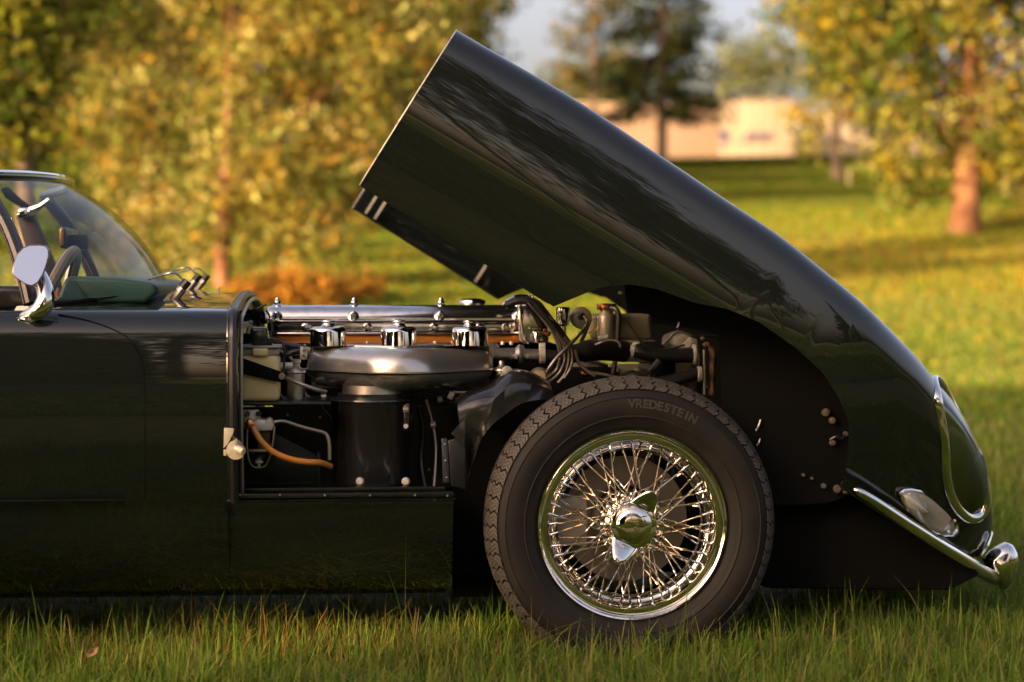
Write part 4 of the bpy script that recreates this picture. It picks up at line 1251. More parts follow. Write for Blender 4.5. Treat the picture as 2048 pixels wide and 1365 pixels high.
    # brake disc and caliper behind
    MB().lathe(WC, (0,1,0), [(0.05,0.115),(0.14,0.115),(0.14,0.128),(0.05,0.128)], 64, True, True).build('brake_disc', M['disc'], w, angle=30)
    c = [(-0.155,-0.05),(-0.09,-0.06),(-0.09,0.06),(-0.155,0.05),(-0.165,0.0)]
    MB().rings([[(WC.x + x, WC.y + y, WC.z + z) for x, z in c] for y in (0.085, 0.15)]).build('brake_caliper', M['grey'], w, bevel=0.006)
    # spokes: three families
    sets = [(24, 0.050, -0.006, RR - 0.026, 0.022, R(26), 0.0), (24, 0.060, 0.014, RR - 0.028, 0.026, R(-22), 0.5), (24, 0.070, 0.098, RR - 0.046, 0.055, R(24), 0.25)]
    for (n, rh, yh, rr, yr, sweep, ph) in sets:
        mesh = nip = None
        for k in range(n):
            a0 = 2*math.pi*(k + ph)/n
            if mesh is None:
                sgn = 1
                for par in (0, 1):
                    s = sweep if par == 0 else -sweep
                    p0 = Vector((math.sin(s)*rh, yh, math.cos(s)*rh)); p1 = Vector((0, yr, rr))
                    p0 = p0 + (p0 - p1).normalized()*0.004
                    mb = MB().tube([p0, p0.lerp(p1, 0.12), p0.lerp(p1, 0.9)], 0.0017, 7)
                    o = mb.build('spoke', M['spoke'], None); 
                    d = (p1 - p0).normalized()
                    o2 = MB().lathe(p0.lerp(p1, 0.84), d, [(0.002, 0), (0.0028, 0.002), (0.0028, (p1-p0).length*0.13), (0.0050, (p1-p0).length*0.138), (0.0054, (p1-p0).length*0.165), (0.003, (p1-p0).length*0.18)], 8).build('spoke_nipple', M['chrome'], None)
                    if par == 0: mesh, nip, keep0 = o.data, o2.data, (o, o2)
                    else: meshb, nipb, keep1 = o.data, o2.data, (o, o2)
                for q_ in keep0 + keep1: bpy.data.objects.remove(q_)
            for nm, dat in (('spoke', mesh if k % 2 == 0 else meshb), ('spoke_nipple', nip if k % 2 == 0 else nipb)):
                o = bpy.data.objects.new(nm, dat); COL.objects.link(o)
                o.parent = w; o.rotation_euler = (0, a0, 0)
    # raised maker's lettering on the sidewall
    def letters(word, rad, ang0, step, size, yoff, mt, nm, depth, adv=None, spin=0.0, ctr=(0, 0)):
        for i, ch in enumerate(word):
            cu = bpy.data.curves.new(nm, 'FONT'); cu.body = ch; cu.size = size; cu.extrude = depth; cu.align_x = 'CENTER'; cu.resolution_u = 3
            cu.offset = 0.0006
            to = bpy.data.objects.new('tmp', cu); COL.objects.link(to)
            bpy.context.view_layer.update()
            me = bpy.data.meshes.new_from_object(to.evaluated_get(bpy.context.evaluated_depsgraph_get()))
            bpy.data.objects.remove(to)
            me.materials.clear(); me.materials.append(mt)
            o = bpy.data.objects.new(nm, me); COL.objects.link(o); o.parent = w
            a = ang0 + step * i
            o.matrix_local = Matrix.Translation((math.sin(a)*rad, yoff, math.cos(a)*rad)) @ Matrix.Rotation(a, 4, 'Y') @ Matrix.Rotation(R(90), 4, 'X')
    letters('VREDESTEIN', RR + 0.048, R(-1.0), R(3.35), 0.026, -0.0198, M['letter'], 'tyre_letter', 0.0012)
    # spinner script, running diagonally
    for i, ch in enumerate('Jaguar'):
        cu = bpy.data.curves.new('script', 'FONT'); cu.body = ch; cu.size = 0.019; cu.extrude = 0.0008; cu.align_x = 'CENTER'; cu.shear = 0.3; cu.offset = 0.0003
        to = bpy.data.objects.new('tmp', cu); COL.objects.link(to); bpy.context.view_layer.update()
        me = bpy.data.meshes.new_from_object(to.evaluated_get(bpy.context.evaluated_depsgraph_get())); bpy.data.objects.remove(to)
        me.materials.clear(); me.materials.append(M['spoke'])
        o = bpy.data.objects.new('hub_letter', me); COL.objects.link(o); o.parent = w
        d = (i - 2.5) * 0.0098
        o.matrix_local = Matrix.Translation((0.002 - d*0.42, H0 - 0.0052, -0.002 - d*0.9)) @ Matrix.Rotation(R(64), 4, 'Y') @ Matrix.Rotation(R(90), 4, 'X')
    return w
build_wheel(True)
# far front wheel and the two rear wheels: plain copies of tyre and rim
def plain_wheel(loc, flip):
    w = empty('wheel', loc, car)
    s = -1 if flip else 1
    TR = 0.322
    pr = [(RR - 0.01, 0.012), (RR + 0.02, -0.012), (RR + 0.058, -0.020), (TR - 0.012, 0.016), (TR, 0.055), (TR, 0.125), (TR - 0.03, 0.175), (RR + 0.04, 0.19), (RR - 0.01, 0.16)]
    MB().lathe(loc, (0, s, 0), pr, 64, False, False).build('tyre', M['rubber'], w, angle=50)
    MB().lathe(loc, (0, s, 0), [(RR, 0.0), (RR - 0.03, 0.02), (RR - 0.05, 0.05), (0.06, 0.09), (0.06, 0.0), (0.001, -0.01)], 48, False, False).build('rim', M['spoke'], w)
plain_wheel(Vector((WC.x, 2*YC - 0.06, WC.z)), True)
plain_wheel(Vector((WC.x - 2.44, 0.24, WC.z)), False)
plain_wheel(Vector((WC.x - 2.44, 2*YC - 0.24, WC.z)), True)
# ------------------------------------------------------------------ engine bay frame and engine
bay = empty('engine_bay', P(680, 1000, 0.3), car)
# bulkhead seal: rubber-edged flange following the body section
sec = mirror(half_section(0.0, ZS, ZW, ZT, ZS, tuck=0.05, RS=0.75, r=0.065, rise=0.033))
MB().tube([(XB + 0.014, y + (0.008 if y < YC else -0.008), z - 0.004) for y, z in sec], 0.011, 8).build('bulkhead_seal', M['hose'], bay)
MB().tube([(XB + 0.004, y + (0.003 if y < YC else -0.003), z - 0.001) for y, z in sec], 0.0045, 6).build('bulkhead_lip', M['paint'], bay)
MB().tube([(XB + 0.03, YC + (y - YC)*0.955, ZS + (z - ZS)*0.965) for y, z in sec], 0.005, 6).build('seal_bead', M['pipe'], bay)
m = MB()
ring = [(YC + (y - YC)*0.97, ZS - 0.1 + (z - ZS + 0.1)*0.985) for y, z in sec]
m.rings([[(x, y, z) for y, z in ring] for x in (XB - 0.03, XB + 0.008)])
m.build('bulkhead', M['bay'], bay, angle=30)
# lower frame rails
MB().bpx(456, 985, 908, 998, 0.055, 0.03).build('sill_rail', M['bay'], bay, bevel=0.002)
MB().bpx(452, 998.5, 912, 1004, 0.045, 0.05).build('sill_edge', M['bay'], bay, bevel=0.0015)
MB().bpx(467, 974, 890, 984.5, 0.085, 0.02).build('sill_rail', M['bay'], bay, bevel=0.002)
MB().bpx(449, 625, 455, 1002, 0.055, 0.02).build('post_flange', M['bay'], bay, bevel=0.001)
MB().bpx(466, 800, 470, 985, 0.09, 0.01).build('post_flange', M['bay'], bay, bevel=0.001)
MB().bpx(462, 806, 662, 812, 0.13, 0.24).build('bottle_shelf', M['bay'], bay, bevel=0.002)
MB().bpx(452, 812.5, 905, 980, 0.36, 0.01).build('inner_skin', M['bay'], bay)
MB().prism([(548, 866), (622, 905), (640, 918), (640, 973), (470, 973), (470, 900)], 0.20, 0.006).build('stone_shield', M['bay'], bay, bevel=0.001)
MB().prism([(634, 905), (641, 908), (641, 974), (634, 974)], 0.192, 0.02).build('stone_shield', M['bay'], bay, bevel=0.001)
MB().rings([[(x, y, z) for y, z in ((0.36, 0.12), (0.20, 0.16), (0.125, 0.21), (0.09, ZS - 0.09), (0.07, ZS - 0.04), (0.068, ZS - 0.006), (0.30, ZS - 0.006), (0.40, 0.13))] for x in (XB + 0.001, P(905, 900, .1).x)]).build('lower_sill', M['paint'], bay, angle=50)
MB().bpx(905, 860, 1010, 1195, 0.36, 0.02).build('front_skin', M['matt'], bay)
MB().bpx(880, 1020, 1500, 1060, 0.62, 0.04).build('frame_tube', M['matt'], bay, bevel=0.01)
MB().box((-1.6, 0.30, 0.17), (0.35, 1.28, 0.20)).build('under_shield', M['matt'], bay)

eng = empty('engine', P(790, 760, YC), car)
YE = 0.62
k = PXM(YE)
# dark crankcase block
a, b = P(545, 690, 0.66), P(1120, 900, 0.66)
MB().box((a.x, 0.66, b.z - 0.12), (b.x, 0.95, a.z)).build('block', M['matt'], eng, bevel=0.01)
# cam covers: half-round polished castings with a flange, near and far
def cam_cover(Yf, px0, px1, scale=1.0):
    Yt = Yf
    x0, x1 = P(px0, 630, Yt).x, P(px1, 630, Yt).x
    zt, zb = P(700, 611, Yt).z, P(700, 641, Yt).z
    h = zt - zb
    prof = [(-0.008, 0.0), (-0.008, h*0.12), (0.0, h*0.16), (0.002, h*0.45), (0.009, h*0.72), (0.022, h*0.90), (0.042, h*0.99), (0.062, h), (0.082, h*0.99), (0.102, h*0.90), (0.115, h*0.72), (0.122, h*0.45), (0.124, h*0.16), (0.132, h*0.12), (0.132, 0.0)]
    def ring(x, s, dz=0): return [(x, Yt + 0.062 + (y - 0.062)*s, zb + z*(s if z > h*0.2 else 1)) for y, z in prof]
    return MB().rings([ring(x0, 0.80), ring(x0 + 0.004, 0.90), ring(x0 + 0.012, 0.97), ring(x0 + 0.022, 1.0), ring(x1 - 0.02, 1.0), ring(x1 - 0.01, 0.985), ring(x1 - 0.003, 0.93), ring(x1, 0.84)]), h, zb
mb, hcc, zbc = cam_cover(YE, 531, 1046)
mb.build('cam_cover', M['alu'], eng, angle=50)
mb, _, _ = cam_cover(YE + 0.22, 548, 1040)
mb.build('cam_cover', M['alu'], eng, angle=50)
for px in (553, 706.5, 880, 1035):
    for py, Y in ((632, YE - 0.004), (611, YE + 0.05)):
        c = P(px + (2 if py < 620 else 0), py, Y)
        ax_ = (0, -0.75, 0.5) if py > 620 else (0, -0.1, 1)
        MB().lathe(c, ax_, [(0.0135, -0.004), (0.014, 0.0), (0.0095, 0.002), (0.0085, 0.003), (0.0085, 0.008), (0.007, 0.012), (0.0055, 0.013), (0.0055, 0.016), (0.004, 0.0185), (0.0003, 0.0195)], 14).build('dome_nut', M['chrome'], eng, angle=40)
# head casting below the covers, gold-painted lower joint
MB().bpx(534, 643, 1046, 664, YE + 0.012, 0.26).build('cylinder_head', M['alu'], eng, bevel=0.004)
MB().bpx(536, 664.3, 1044, 670, YE - 0.002, 0.28).build('head_flange', M['alu'], eng, bevel=0.0025)
MB().bpx(540, 670.3, 1050, 688, YE + 0.012, 0.25).build('head_joint', M['gold'], eng, bevel=0.003)
MB().bpx(560, 686, 1000, 720, YE - 0.035, 0.10).build('inlet_manifold', M['cast'], eng, bevel=0.012, seg=3)
for px in (612, 735, 868, 960, 1012):
    MB().ly(px, 655, YE + 0.012, [(5, -0.012), (9, -0.010), (10, -0.002), (10, 0.01)], 16).build('head_boss', M['alu'], eng)
for px in (735, 870, 905, 1005, 1022):
    MB().lz(px, YE - 0.02, [(0.1, 683), (3.4, 683.5), (4, 685), (4, 690)], 8).build('stud_nut', M['zinc'], eng)
# front end of the head: polished cover box with rounded corner
MB().prism([(1044, 614), (1052, 606), (1068, 603), (1084, 616), (1096, 640), (1098, 683), (1092, 689), (1050, 689), (1041, 682), (1040, 650)], YE - 0.018, 0.30).build('timing_cover', M['alu'], eng, bevel=0.009, seg=3, angle=50)
MB().bpx(1057, 655, 1092, 660, YE - 0.022, 0.01).build('cover_rib', M['alu'], eng, bevel=0.002)
MB().lz(1073, YE - 0.03, [(4, 665), (5, 667), (5, 686)], 12).build('cover_boss', M['alu'], eng)
MB().ly(1095, 668, YE - 0.02, [(0.1, -0.014), (5, -0.013), (6, -0.01), (6, 0.0)], 10).build('cover_bolt', M['copper'], eng)
MB().prism([(1036, 608), (1044, 604), (1050, 680), (1060, 690), (1046, 692), (1038, 684)], YE - 0.03, 0.03).build('cover_edge', M['alu'], eng, bevel=0.006, seg=3)
# breather arch over the front
MB().tpx([(1008, 614, 0.58), (1020, 603, 0.58), (1040, 596, 0.58), (1062, 598, 0.58)], [0.009]*19, 10).build('breather_arch', M['chrome'], eng)
for px in (1058, 1065):
    MB().lz(px, 0.6, [(0.1, 588), (2.5, 589), (2.8, 592), (2, 594), (3.6, 595), (3.6, 600)], 10).build('dome_nut', M['chrome'], eng)
# oil filler cap beyond
MB().lz(945, 0.92, [(0.1, 597), (17, 597.5), (25, 601), (27, 606), (24, 610), (15, 613), (15, 630)], 32).build('oil_filler_cap', M['chrome'], eng)
# plug leads in their black conduit
MB().tpx([(1012, 610, 0.545), (1040, 602, 0.54), (1066, 608, 0.535), (1090, 634, 0.53), (1112, 664, 0.53), (1126, 684, 0.53)], 0.0095, 10).build('lead_conduit', M['hose'], eng)
MB().tpx([(1050, 600, 0.56), (1074, 608, 0.55), (1100, 640, 0.55), (1122, 668, 0.55), (1138, 690, 0.55)], 0.0095, 10).build('lead_conduit', M['hose'], eng)
for pts in ([(1110, 668), (1120, 690), (1122, 712), (1114, 738), (1100, 752), (1082, 764)], [(1114, 666), (1127, 690), (1130, 715), (1121, 742), (1106, 758), (1092, 767)],
            [(1126, 680), (1136, 700), (1137, 722), (1130, 748), (1116, 766)], [(1130, 674), (1142, 694), (1145, 715), (1141, 736), (1128, 757)], [(1056, 604), (1080, 632), (1102, 660), (1116, 690), (1120, 712)]):
    MB().tpx([(x, y, 0.44) for x, y in pts], 0.0042, 8).build('plug_lead', M['lead'], eng)
MB().tpx([(1168, 632, 0.48), (1174, 642, 0.475), (1168, 658, 0.475), (1140, 690, 0.43), (1112, 718, 0.425), (1092, 746, 0.43)], 0.0042, 8).build('plug_lead', M['lead'], eng)
# thermostat housing cup and round sender
MB().lz(1126.5, 0.6, [(0.1, 614), (12, 614.5), (14, 616), (14.5, 620), (14, 640), (11, 650), (6, 653), (6, 672)], 28).build('thermostat_cup', M['chrome'], eng)
MB().lathe(P(1162, 636, 0.62), (0.25, -1, 0.1), [(0.006, 0.013), (0.014, 0.012), (0.022, 0.010), (0.0265, 0.006), (0.0278, 0.0), (0.026, -0.006), (0.022, -0.02)], 32).build('vacuum_capsule', M['tank'], eng)
MB().lathe(P(1164, 633, 0.58), (0.25, -1, 0.1), [(0.0005, 0.006), (0.008, 0.006), (0.010, -0.006)], 14).build('capsule_terminal', M['hose'], eng)
MB().tpx([(1184, 640, 0.6), (1194, 636, 0.6), (1199, 645, 0.6), (1194, 658, 0.6), (1176, 666, 0.6)], 0.0022, 6).build('thin_wire', M['gold'], eng)
MB().tpx([(1180, 640, 0.62), (1172, 662, 0.62), (1162, 684, 0.62)], 0.005, 7).build('thin_wire', M['hose'], eng)
# water outlet pipe with flange, clamp and big top hose
MB().lx(711, 0.5, [(985, 14), (1030, 14.5), (1034, 18), (1037, 21), (1041, 21), (1042, 17), (1044, 21), (1047, 19), (1050, 12.5), (1078, 12)], 28).build('water_pipe', M['cast'], eng)
MB().ly(1031, 713, 0.485, [(0.1, -0.012), (5, -0.011), (6, -0.008), (6, 0.01)], 6).build('flange_bolt', M['zinc'], eng)
MB().ly(1053, 713, 0.49, [(0.1, -0.008), (4, -0.007), (5, -0.004), (5, 0.01)], 6).build('flange_bolt', M['zinc'], eng)
MB().lx(711, 0.5, [(1078, 16), (1079, 17.5), (1089, 17.5), (1090, 16)], 28).build('hose_clamp', M['zinc'], eng)
MB().lx(692, 0.5, [(1078, 4), (1080, 6), (1090, 6), (1091, 4)], 10).build('clamp_screw', M['zinc'], eng)
MB().tpx([(1084, 712, 0.5), (1120, 714, 0.5), (1160, 705, 0.51), (1200, 700, 0.53), (1250, 704, 0.56)], [0.016]*7 + [0.022]*6 + [0.026]*12, 16).build('water_hose', M['hose'], eng)
MB().tpx([(1190, 690, 0.46), (1216, 681, 0.46), (1236, 684, 0.46), (1240, 694, 0.47)], 0.003, 6).build('thin_wire', M['zinc'], eng)
MB().tube([P(1196, 678, 0.45), P(1216, 674, 0.45)], 0.006, 8).build('cable_clip', M['zinc'], eng)
# sender and round brass plug ahead of the airbox
MB().ly(1014, 743, 0.30, [(0.1, -0.012), (9, -0.011), (10.5, -0.008), (10.5, 0.01)], 24).build('round_plug', M['zinc'], eng)
MB().lz(1003, 0.33, [(5, 722), (6, 724), (6, 732), (14, 738), (15, 742), (10, 744), (10, 770)], 18).build('throttle_post', M['cast'], eng)
MB().lz(1010, 0.30, [(4, 752), (5, 760), (3, 764)], 10).build('throttle_pin', M['zinc'], eng)
MB().lathe(P(1078, 755, 0.45), (-0.3, -1, 0.1), [(0.002, 0.012), (0.018, 0.010), (0.024, 0.002), (0.024, -0.02)], 20).build('dynamo_cover', M['fins'], eng)
MB().bpx(1100, 735, 1240, 800, 0.62, 0.2).build('water_pump_body', M['matt'], eng, bevel=0.01)
MB().tpx([(1160, 744, 0.5), (1200, 748, 0.5), (1240, 757, 0.5)], 0.004, 7).build('thin_wire', M['pipe'], eng)
MB().lx(748, 0.5, [(1163, 5), (1166, 6.5), (1172, 6.5), (1175, 5)], 12).build('pipe_union', M['copper'], eng)
# three carburettor dashpots
for px in (656.5, 798, 940):
    cb = MB().lz(px, 0.40, [(36, 720), (36, 664), (35.2, 659.5), (33, 656), (29, 654), (16, 653.5), (13, 651.5), (11.2, 648), (10.5, 645)], 40)
    cb.build('dashpot', M['chrome'], eng, angle=50)
    MB().lz(px, 0.40, [(9, 646), (14, 645.2), (14.5, 643.5), (14, 642), (12, 641), (0.1, 640.5)], 14).build('dashpot_cap', M['alu'], eng, angle=30)
    MB().bpx(px - 30, 715, px + 30, 770, 0.39, 0.12).build('carburettor_body', M['cast'], eng, bevel=0.008)
# airbox: hammered silver casing in two halves, apex towards the camera side
def airbox():
    x0, x1 = P(613, 740, 0.36).x, P(989, 740, 0.36).x
    xm = P(800, 740, 0.15).x
    zs = P(800, 747, 0.15).z
    base = [(x0 + 0.01, 0.40), (x0 - 0.001, 0.385), (x0 - 0.002, 0.365), (x0 + 0.004, 0.345), (x0 + 0.016, 0.325), (x0 + 0.045, 0.295)]
    left = [(x0 + 0.045 + (xm - x0 - 0.105)*t, 0.295 - 0.128*t) for t in np.linspace(0, 1, 6)[1:]]
    mid = [(xm - 0.035, 0.158), (xm - 0.012, 0.150), (xm + 0.012, 0.150), (xm + 0.035, 0.157)]
    right = [(xm + 0.06 + (x1 - 0.045 - xm - 0.06)*t, 0.165 + 0.125*t) for t in np.linspace(0, 1, 6)]
    end = [(x1 - 0.016, 0.318), (x1 - 0.004, 0.340), (x1 + 0.001, 0.365), (x1 - 0.001, 0.385), (x1 - 0.01, 0.40)]
    out = [Vector((x, y, 0)) for x, y in base + left + mid + right + end]
    n = len(out)
    nrm = []
    for i in range(n):
        t = out[(i+1) % n] - out[i-1]
        nrm.append(Vector((t.y, -t.x, 0)).normalized())      # points outwards (towards the camera side)
    def ring(dz, inset):
        return [(out[i].x - nrm[i].x*inset, min(0.42, out[i].y - nrm[i].y*inset), zs + dz) for i in range(n)]
    MB().rings([ring(0.002, 0.002), ring(0.016, 0.004), ring(0.030, 0.009), ring(0.040, 0.017), ring(0.0475, 0.029), ring(0.052, 0.046), ring(0.0535, 0.080)], True, False, True).build('airbox_lid', M['plenum'], eng, angle=60)
    MB().rings([ring(-0.0012, -0.0055), ring(0.0022, -0.006), ring(0.0028, 0.002)], True, True, True).build('airbox_seam', M['plenum'], eng, angle=40)
    MB().rings([ring(-0.0041, 0.001), ring(-0.014, 0.006), ring(-0.026, 0.018), ring(-0.036, 0.040), ring(-0.042, 0.065)], True, False, True).build('airbox_base', M['plenum'], eng, angle=60)
    MB().rings([ring(-0.0040, -0.0015), ring(-0.0014, -0.002)], True, True, True).build('airbox_gasket', M['matt'], eng)
    for s in (-1, 1):                                        # two pressed ribs meeting on top
        p = [Vector((xm + 0.004 + s*u, 0.235 + 0.10*abs(u)/0.12, zs + 0.0535)) for u in np.linspace(0.012, 0.10, 8)]
        MB().tube(p, [0.004]*8, 8).build('lid_rib', M['plenum'], eng)
airbox()
# filter canister under the airbox
can = empty('air_filter_canister', P(748, 900, 0.25), car)
MB().lz(746, 0.27, [(70, 786), (70, 793), (84, 797), (85, 800), (83, 803), (81, 806), (80, 960), (78, 968), (70, 974)], 56).build('canister_body', M['black'], can, angle=40)
MB().lz(746, 0.27, [(60, 770), (62, 788), (56, 790)], 40).build('canister_neck', M['cast'], can)
MB().prism([(807, 812), (817, 806), (820, 812), (819, 850), (816, 862), (806, 862), (808, 840)], 0.135, 0.02).build('canister_clip', M['black'], can, bevel=0.003)
MB().ly(812, 853, 0.13, [(0.1, -0.003), (4.5, -0.002), (5, 0.004)], 12).build('clip_rivet', M['zinc'], can)
MB().lx(820, 0.135, [(806, 5), (808, 7), (816, 7), (818, 5)], 12).build('clip_hinge', M['pipe'], can)
for px in (720, 811.5):
    MB().ly(px, 963, 0.13, [(0.1, -0.016), (5, -0.016), (7.5, -0.013), (8.5, -0.008), (8.5, 0.0), (5, 0.002), (5, 0.03)], 20).build('mount_bolt', M['zinc'], can)
    MB().tpx([(px + 4, 968, 0.145), (px - 2, 974, 0.14), (px - 12, 979, 0.13)], 0.004, 8).build('mount_bracket', M['pipe'], can)

# ------------------------------------------------------------------ ancillaries on the bulkhead side
wb = empty('washer_bottle', P(518, 803, 0.22), car)
kx = PXM(0.2)
def rbox(x0, y0, x1, y1, Y, d, nm, mt, par, bev, seg=3): return MB().bpx(x0, y0, x1, y1, Y, d).build(nm, mt, par, bevel=bev, seg=seg, angle=50)
rbox(479, 711, 559, 804, 0.17, 0.12, 'bottle_body', M['bottle'], wb, 0.012)
rbox(480, 697, 558, 711.5, 0.175, 0.11, 'bottle_shoulder', M['grey'], wb, 0.003)
rbox(477, 692, 563, 697, 0.168, 0.125, 'bottle_lid', M['grey'], wb, 0.0015)
rbox(505, 697.5, 536, 713, 0.162, 0.03, 'bottle_spout', M['bottle'], wb, 0.004)
rbox(500, 655, 535, 692, 0.19, 0.05, 'pump_motor', M['black'], wb, 0.008)
rbox(532, 676, 545, 691, 0.2, 0.03, 'pump_plug', M['hose'], wb, 0.003)
MB().prism([(466, 712), (478, 714), (562, 744), (562, 766), (478, 747), (466, 742)], 0.158, 0.006).build('bottle_strap', M['matt'], wb, bevel=0.001)
MB().ly(564, 753, 0.15, [(0.1, -0.006), (4, -0.006), (5, 0.0), (7, 0.0), (7, 0.006)], 12).build('strap_stud', M['pipe'], wb)
MB().tpx([(542, 678, 0.2), (562, 684, 0.2), (569, 700, 0.2), (568, 722, 0.2), (568, 745, 0.2)], 0.003, 6).build('pump_wire', M['hose'], wb)
# hoses and the small fluid pump beside it
pump = empty('fuel_pump', P(592, 790, 0.26), car)
MB().lz(592, 0.28, [(18, 800), (18, 748), (20, 746), (20, 742), (18, 739), (11, 736), (8, 734), (8, 728), (10, 726), (10, 720), (0.1, 718)], 24).build('pump_body', M['cast'], pump, angle=40)
rbox(600, 694, 614, 720, 0.27, 0.02, 'pump_bracket', M['zinc'], pump, 0.002)
for py in (692, 701, 712):
    MB().ly(609, py, 0.262, [(0.1, -0.006), (3.6, -0.005), (4, 0.006)], 12).build('bracket_rivet', M['chrome'], pump)
MB().tpx([(560, 725, 0.3), (572, 711, 0.3), (590, 703, 0.3), (606, 702, 0.3)], 0.0075, 10).build('pump_hose', M['hose'], pump)
MB().tpx([(546, 682, 0.3), (574, 690, 0.3), (604, 695, 0.3)], 0.006, 8).build('pump_hose', M['hose'], pump)
MB().lx(732, 0.27, [(560, 5), (562, 7), (584, 7), (586, 5)], 14).build('pump_union', M['zinc'], pump)
MB().tpx([(574, 757, 0.22), (600, 768, 0.2), (630, 779, 0.2), (652, 784, 0.22)], 0.0045, 8).build('pump_pipe', M['pipe'], pump)
MB().tpx([(556, 786, 0.25), (566, 798, 0.25), (580, 806, 0.25)], 0.005, 8).build('pump_hose', M['hose'], pump)
# cluster of switches on the bulkhead crown
ig = empty('servo_switch', P(506, 634, 0.55), car)
MB().lathe(P(506, 634, 0.55), (0.9, -0.6, 0.1), [(0.004, 0.03), (0.012, 0.028), (0.018, 0.01), (0.018, -0.03)], 16).build('switch_body', M['matt'], ig)
for i in range(9):
    a = 2*math.pi*i/9
    c = P(506, 634, 0.54)
    MB().tube([c + Vector((0.004*math.cos(a), 0, 0.004*math.sin(a))), c + Vector((0.021*math.cos(a), -0.014, 0.021*math.sin(a)))], [0.005, 0.0028], 7).build('switch_terminal', M['hose'], ig)
MB().tpx([(508, 622, 0.56), (522, 614, 0.56), (533, 609, 0.56)], 0.003, 6).build('switch_wire', M['hose'], ig)
MB().tpx([(500, 645, 0.5), (497, 660, 0.48), (490, 685, 0.44), (488, 700, 0.42)], 0.0045, 8).build('switch_wire', M['pipe'], ig)
MB().tpx([(474, 648, 0.45), (490, 647, 0.48), (503, 644, 0.52)], 0.004, 7).build('switch_wire', M['zinc'], ig)
MB().tpx([(474, 662, 0.42), (486, 655, 0.44), (498, 650, 0.5)], 0.004, 7).build('switch_wire', M['cream'], ig)
MB().lathe(P(529, 637, 0.6), (-1, -0.2, 0), [(0.010, 0.012), (0.014, 0.006), (0.014, -0.004), (0.008, -0.008)], 16).build('cover_plug', M['alu'], ig)
rbox(478, 668, 500, 690, 0.4, 0.05, 'relay_box', M['matt'], ig, 0.004)
# fuel filter with glass bowl, wire bail and amber hose
ff = empty('fuel_filter', P(522, 870, 0.15), car)
MB().prism([(485, 820), (518, 819), (521, 836), (521, 852), (510, 856), (488, 858)], 0.150, 0.012).build('filter_bracket', M['zinc'], ff, bevel=0.003)
for px, py in ((495, 828), (517, 828)):
    MB().ly(px, py, 0.146, [(0.1, -0.008), (4, -0.008), (5.5, -0.004), (5.5, 0.004)], 12).build('bracket_bolt', M['rust'], ff)
MB().prism([(504, 844), (516, 838), (530, 840), (546, 843), (548, 852), (546, 862), (512, 864), (506, 858)], 0.115, 0.05).build('filter_head', M['zinc'], ff, bevel=0.006)
MB().ly(538, 844, 0.12, [(0.1, -0.006), (7, -0.006), (8, 0.0), (8, 0.03)], 16).build('filter_outlet', M['zinc'], ff)
MB().ly(499, 848, 0.11, [(5, -0.012), (8.5, -0.010), (9, -0.006), (9, 0.03)], 20).build('filter_union', M['copper'], ff)
MB().lz(522, 0.145, [(24, 862), (25.5, 863), (25.5, 897), (24, 903), (21, 912), (14, 917), (6, 919)], 32).build('filter_bowl', M['bowl'], ff)
MB().lz(522, 0.145, [(17, 864), (19, 866), (19, 897), (15, 899)], 24).build('filter_gauze', new_mat('filter_gauze', (0.18, 0.05, 0.02), 0.5, noise=(90, (0.05, 0.02, 0.01), 0.4, 0.6)), ff)
MB().lz(522, 0.145, [(24.5, 897), (26, 898.5), (26, 900.5), (24.5, 902)], 28).build('bowl_ring', M['cream'], ff)
MB().lz(518, 0.135, [(3, 917), (4, 919), (8, 924), (8, 926), (3, 928), (2.5, 934)], 14).build('thumb_screw', M['zinc'], ff)
MB().tpx([(549, 853, 0.12), (547, 875, 0.118), (541, 910, 0.12), (532, 930, 0.125), (523, 935, 0.125), (507, 934, 0.125), (498, 920, 0.12), (494, 890, 0.118), (495, 858, 0.118)], 0.0022, 7).build('wire_bail', M['pipe'], ff)
MB().tpx([(506, 855, 0.10), (513, 868, 0.095), (524, 884, 0.092), (545, 903, 0.092), (575, 917, 0.095), (610, 924, 0.105), (640, 926, 0.13), (661, 933, 0.17)], 0.0068, 14).build('fuel_hose', M['amberhose'], ff)
MB().tpx([(547, 845, 0.14), (568, 843, 0.14), (600, 853, 0.15), (630, 861, 0.16), (648, 866, 0.17), (656, 876, 0.17), (659, 895, 0.17), (659, 920, 0.17)], 0.0042, 10).build('fuel_pipe', M['pipe'], ff)
# bonnet latch: cream plate, disc and roller
lt = empty('bonnet_latch', P(470, 900, 0.05), car)
MB().prism([(448, 856), (468, 858), (466, 868), (456, 888), (447, 897)], -0.008, 0.008).build('latch_plate', M['cream'], lt, bevel=0.001)
MB().prism([(463, 869), (481, 884), (490, 896), (486, 906), (470, 900)], 0.004, 0.006).build('latch_web', M['pipe'], lt, bevel=0.001)
disc = [(471.5 + 19*math.sin(a), 901 - 19*math.cos(a)) for a in np.linspace(R(75), R(335), 26)] + [(464, 884), (474, 878), (475, 884), (470, 892), (476, 901), (486, 900)]
MB().prism(disc, -0.020, 0.010).build('latch_disc', M['cream'], lt, bevel=0.0012)
MB().tube([P(473, 897, -0.018), P(484, 902, -0.028)], 0.0085, 14).build('latch_roller', M['zinc'], lt)
MB().tube([P(479, 900, -0.026), P(487, 904, -0.034)], 0.0068, 14).build('latch_pin', M['cream'], lt)
MB().bpx(447, 900, 453, 912, -0.008, 0.01).build('latch_tab', M['cream'], lt, bevel=0.001)
